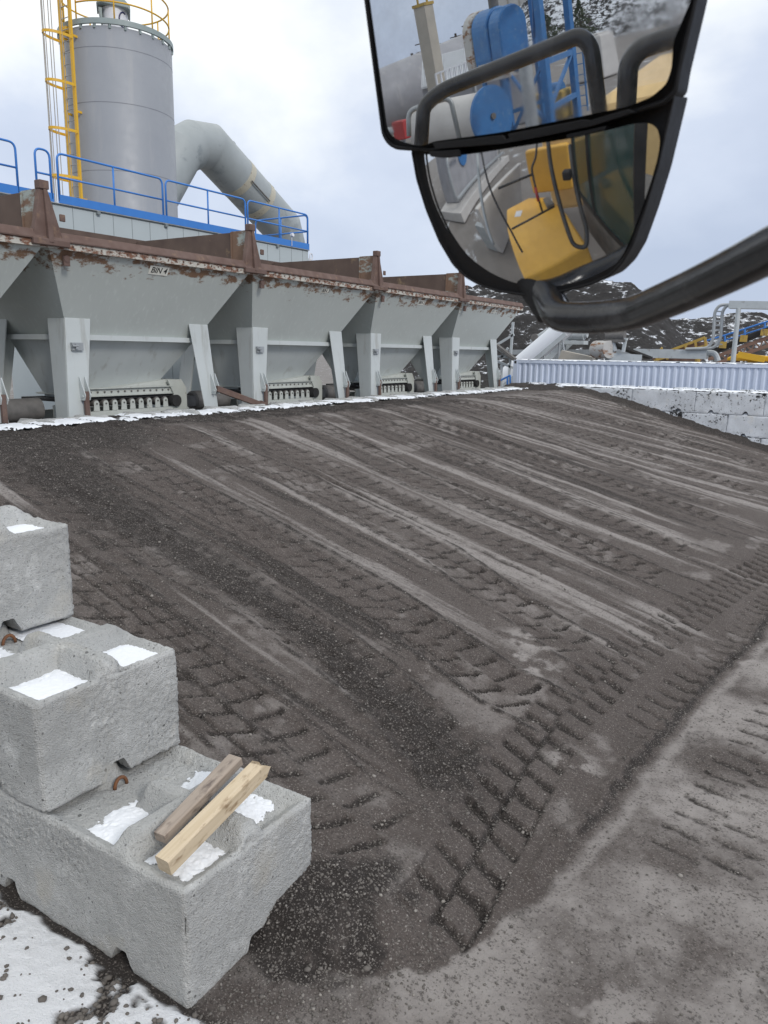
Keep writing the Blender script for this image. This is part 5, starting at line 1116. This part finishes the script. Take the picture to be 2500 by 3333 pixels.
# blue steel tower
def post(px0, px1, hd_): a_ = MRh(*px0, hd_); b__ = MRh(*px1, hd_); return downs(a_, 0), downs(a_, b__[2])
A0, A1 = post((925, 540), (850, -20), 27); B0, B1 = post((1046, 455), (985, 60), 30.5); C0_, C1_ = post((745, 560), (735, 300), 28); D0_, D1_ = post((868, 330), (845, -60), 30)
t = thing('steel_tower', A0, 'blue braced steel tower with rails in the middle of the mirror', 'tower'); o_ = V(*t.location)
m = MB(o_)
for p, q in ((A0, A1), (B0, B1)): m.bar(p, q+V(0, 0, 1), .24, .2)
for p, q in ((C0_, C1_), (D0_, D1_)): m.bar(p, q, .12, .12)
m.build('posts', 'plantblue', t)
m = MB(o_)
def lerp(p, q, f): return p+(q-p)*f
for z in (1.0, 2.3, 4.6, 5.6): m.bar(downs(A0, z), downs(B0, z), .12, .16); m.bar(downs(A0, z+.3), downs(C0_, z+.1), .09, .12)
m.bar(downs(A0, 1.0), downs(B0, 2.3), .1, .1); m.bar(downs(C0_, .5), downs(A0, 2.4), .08, .08); m.bar(downs(C0_, 2.4), downs(A0, .4), .08, .08); m.bar(downs(D0_, 3), downs(A0, 5.4), .08, .08)
m.build('braces', 'plantblue', t)
la_ = MRh(1062, 330, 33); m = MB(o_)
for s_ in (-.2, .2): m.bar(downs(la_, la_[2]-1.4)+V(s_, 0, 0), downs(la_, la_[2]+.9)+V(s_, 0, 0), .05, .05)
for k in range(6): m.bar(downs(la_, la_[2]-1.2+k*.35)+V(-.2, 0, 0), downs(la_, la_[2]-1.2+k*.35)+V(.2, 0, 0), .03, .03)
m.build('ladder', 'plantblue', t)
s0, s1 = post((840, 580), (792, 300), 25); t = thing('pipe_column', s0, 'upright silvery pipe column between the blue disc and the tower in the mirror', 'pipe'); o_ = V(*t.location); m = MB(o_)
m.cyl(s0, s1, .19, 20); m.build('pipe', 'steel', t, smooth=True, auto=40); m = MB(o_); m.cyl(s1, s1+V(0, 0, .1), .24, 20); m.build('flange', 'steel', t, smooth=True, auto=40)
yb_ = MRh(930, 480, 31); t = thing('motor_guard', downs(yb_, 0), 'yellow guard box at the foot of the blue tower in the mirror', 'guard box'); o_ = V(*t.location); m = MB(o_)
m.box(yb_+V(-.8, -.5, -.55), yb_+V(.75, .5, .35)); m.build('box', 'ochre', t, bev=.08); m = MB(o_); m.box(downs(yb_, 0)+V(-.6, -.4, 0), yb_+V(.6, .4, -.55)); m.build('plinth', 'darksteel', t)
m2 = MRh(940, 425, 31); m = MB(o_); m.cyl(m2+V(-.35, 0, 0), m2+V(.35, 0, 0), .25, 16); m.build('motor', 'plantblue', t, smooth=True, auto=40)
# ribbed shed roof
ra, rb_ = MRh(330, 470, 36), MRh(800, 330, 36); t = thing('shed', downs(ra, 0), 'long low shed with a pale ribbed metal roof behind the drum in the mirror', 'shed'); o_ = V(*t.location); dv = rb_-ra; dv[2] = 0; nv = np.cross(dv, V(0, 0, 1)); nv /= np.linalg.norm(nv); nv = -nv if nv[1] > 0 else nv
ra[2] = rb_[2] = 2.2; m = MB(o_); kk = 60
for k in range(kk):
    f0, f1 = k/kk, (k+.5)/kk; m.prism([tuple(ra+dv*f0), tuple(ra+dv*f1), tuple(ra+dv*f1+V(0, 0, .05)), tuple(ra+dv*f0+V(0, 0, .05))], tuple(nv*4+V(0, 0, 1.0)))
m.prism([tuple(ra-V(0, 0, .02)), tuple(ra+dv-V(0, 0, .02)), tuple(ra+dv), tuple(ra)], tuple(nv*4+V(0, 0, 1.0))); m.build('roof', 'roofsheet', t)
m = MB(o_); m.prism([tuple(downs(ra, 0)+nv*.2), tuple(downs(ra+dv, 0)+nv*.2), tuple(downs(ra+dv, 2.18)+nv*.2), tuple(downs(ra, 2.18)+nv*.2)], tuple(nv*3.5)); m.build('wall', 'greytank', t)
# white walkway rails
wa, wb = MRh(395, 400, 33), MRh(575, 330, 33.5); t = thing('walkway', downs(wa, 0), 'white railed walkway in front of the grey tank in the mirror', 'walkway'); o_ = V(*t.location); m = MB(o_)
for dz_ in (0, .38): m.bar(wa+V(0, 0, dz_), wb+V(0, 0, dz_), .06, .06)
for k in range(9): p = lerp(wa, wb, k/8); m.bar(p+V(0, 0, -.1), p+V(0, 0, .4), .06, .06)
m.build('railing', 'white', t); m = MB(o_); m.bar(wa-V(0, 0, .15), wb-V(0, 0, .15), .9, .08); m.build('deck', 'steel', t); m = MB(o_)
for f in (.1, .9): p = lerp(wa, wb, f); m.bar(downs(p, 0), downs(p, p[2]-.2), .12, .12)
m.build('legs', 'steel', t)
p = MRh(226, 612, 20); t = thing('red_valve', downs(p, 0), 'small red valve box on a pipe at the lower left of the mirror', 'valve'); o_ = V(*t.location); m = MB(o_); m.box(p+V(-.18, -.12, -.2), p+V(.18, .12, .22)); m.build('box', 'red', t, bev=.03); m = MB(o_); m.cyl(downs(p, 0), p-V(0, 0, .2), .06, 10); m.cyl(p, p+V(-.9, .2, .1), .09, 12); m.build('pipe', 'steel', t)
p = MRG(1125, 372); t = thing('barrier_block', downs(p, 0), 'cream concrete tank block standing beside the yard in the mirror', 'concrete block'); o_ = V(*t.location); m = MB(o_); m.hexa([p+V(-1.3, -1, 0), p+V(1.3, -1, 0), p+V(1.3, 1, 0), p+V(-1.3, 1, 0)], [p+V(-1.1, -.8, 2.2), p+V(1.1, -.8, 2.2), p+V(1.1, .8, 2.2), p+V(-1.1, .8, 2.2)]); m.build('body', 'paletank', t, bev=.1); m = MB(o_); m.box(p+V(-.9, -.7, 2.2), p+V(.9, .7, 2.28)); m.build('lid', 'paletank', t)
pp_ = MRG(1240, 170); pile('stockpile', pp_[0]-6, pp_[1]-14, 26, 15, 13, math.atan2(LD[1], LD[0]), 21, 'pile_snowy', 'snow covered stockpile beside the road at the top of the mirror', .15, 130)
for k, (x, y) in enumerate(((1300, 140), (1350, 122), (1400, 104))):
    p = MRG(x, y); t = thing('road_barrier', p, ('left', 'middle', 'right')[k]+' concrete barrier at the foot of the snowy pile in the mirror', 'barrier', 'barriers by the snowy pile', math.atan2(LD[1], LD[0])); m = MB(); m.prism([(-1.9, -.6, 0), (-1.9, .6, 0), (-1.9, .25, 1.5), (-1.9, -.25, 1.5)], (3.8, 0, 0)); m.build('body', 'tan', t, bev=.05)
def tree(p, h, w_, label, name='conifer', n=1500, cone=True, grp='trees beyond the yard'):
    t = thing(name, p, label, 'tree', grp); m = MB(); m.cyl((0, 0, 0), (0, 0, h*.9), .18, 8, .04); m.build('trunk', 'bark', t); r = np.random.default_rng(int(h*100+w_*10)); vs, fs = [], []
    for i in range(n):
        z = h*(.12+.88*r.uniform()**(1.3 if cone else .8)); rad = w_*((1-z/h)*1.05+.05 if cone else math.sqrt(max(.03, 1-((z/h-.55)/.5)**2)))*r.uniform(.35, 1)**.6*(1+.35*math.sin(z*5)); a = r.uniform(0, 6.28); c = V(rad*math.cos(a), rad*math.sin(a), z); s_ = r.uniform(.10, .24)*h/6
        d1 = r.normal(size=3); d1 /= np.linalg.norm(d1); d2 = np.cross(d1, r.normal(size=3)); d2 /= np.linalg.norm(d2); k = len(vs); vs += [c-d1*s_, c+d2*s_*.5, c+d1*s_, c-d2*s_*.5]; fs.append((k, k+1, k+2, k+3))
    m = MB(); m.add(vs, fs); m.build('crown', 'leaf', t)
p = MRh(905, 70, 105); tree(downs(p, 0), p[2], 2.6, 'broad dark conifer left of the snowy pile in the mirror'); p = MRh(875, 130, 108); tree(downs(p, 0), p[2], 2.6, 'smaller dark conifer beside the blue tower in the mirror'); p = MRh(1056, 0, 130); tree(downs(p, 0), p[2], 2.2, 'tall narrow conifer peeking over the snowy pile in the mirror')
p = MRh(418, 203, 85); tree(downs(p, 0), p[2], 1.9, 'round bushy tree behind the tan stack in the mirror', 'bushy_tree', cone=False); p = MRh(330, 272, 90); tree(downs(p, 0), p[2], 1.6, 'low bushy tree above the left end of the grey tank in the mirror', 'bushy_tree', cone=False); p = MRh(530, 186, 90); tree(downs(p, 0), p[2], 2.2, 'spreading bushy tree above the right end of the grey tank in the mirror', 'bushy_tree', cone=False)
p = MRh(990, 40, 150); t = thing('storage_silo', downs(p, 0), 'beige ribbed storage building beyond the trees at the top of the mirror', 'building'); o_ = V(*t.location); m = MB(o_); m.box(downs(p, 0)+V(-9, -6, 0), downs(p, 0)+V(9, 6, 16)); m.build('wall', 'paletank', t); m = MB(o_)
for k in range(9): m.box(downs(p, 0)+V(-8.6+k*2.1, 6.002, 0), downs(p, 0)+V(-8.4+k*2.1, 6.15, 16))
m.build('ribs', 'tan', t)
for k, (x, y0, y1) in enumerate(((285, 310, 248), (330, 275, 185), (548, 190, 98), (488, 215, 155))):
    p, q = MRh(x, y0, 110+k*6), MRh(x-4, y1, 110+k*6); t = thing('power_pole', downs(p, 0), ('far left', 'second', 'tall right', 'short')[k]+' wooden power pole against the sky in the mirror', 'power pole', 'power poles beyond the plant'); o_ = V(*t.location); m = MB(o_); m.cyl(downs(p, 0), downs(p, q[2]), .16, 8); m.build('pole', 'bark', t); m = MB(o_)
    for dz_ in (.4, 1.3, 2.2): m.bar(downs(p, q[2]-dz_)+V(-1, 0, 0), downs(p, q[2]-dz_)+V(1, 0, 0), .1, .12)
    m.build('crossarms', 'bark', t)
# grey tank and pipework off to the left, caught by the wide angle glass
p = FL(-9.0, 9.5, 0); t = thing('bitumen_tank', p, 'grey tank with a blue round hatch and pipework in the wide angle glass', 'tank', None, math.atan2(FD[1], FD[0])); m = MB(); m.box((-4, -1.2, .5), (4, 1.2, 3.6)); m.build('body', 'greytank', t, bev=.1); m = MB()
m.cyl((2.2, -1.2, 2.4), (2.2, -1.32, 2.4), .55, 32); m.build('hatch', 'plantblue', t, smooth=True, auto=40); m = MB(); m.tube(fillet([(-4, -1.9, .9), (4.6, -1.9, .9), (4.6, -1.9, 2.8), (3, -1.9, 2.8)], .3), .11, 12); m.tube(fillet([(-3.5, -1.7, .5), (-3.5, -1.7, 2.2), (0, -1.7, 2.2)], .2), .08, 10); m.build('pipework', 'steel', t, smooth=True); m = MB(); m.box((-4.5, -2.3, 0), (5, 1.5, .5)); m.build('plinth', 'paletank', t, bev=.03)
p = FL(-3.6, 3.4, 0); t = thing('hopper_side', p, 'pale steel hopper side panel standing beside the loader in the wide angle glass', 'hopper', None, math.atan2(FD[1], FD[0])+.2); m = MB(); m.hexa([(-1.3, -.15, 0), (1.2, -.15, 0), (1.2, .15, 0), (-1.3, .15, 0)], [(-1.6, -.5, 1.7), (1.5, -.5, 1.7), (1.5, -.3, 1.7), (-1.6, -.3, 1.7)]); m.build('panel', 'paletank', t, bev=.03); m = MB(); m.box((-1.3, .15, 0), (-1.1, .8, .9)); m.box((1.0, .15, 0), (1.2, .8, .9)); m.build('stay', 'steel', t)
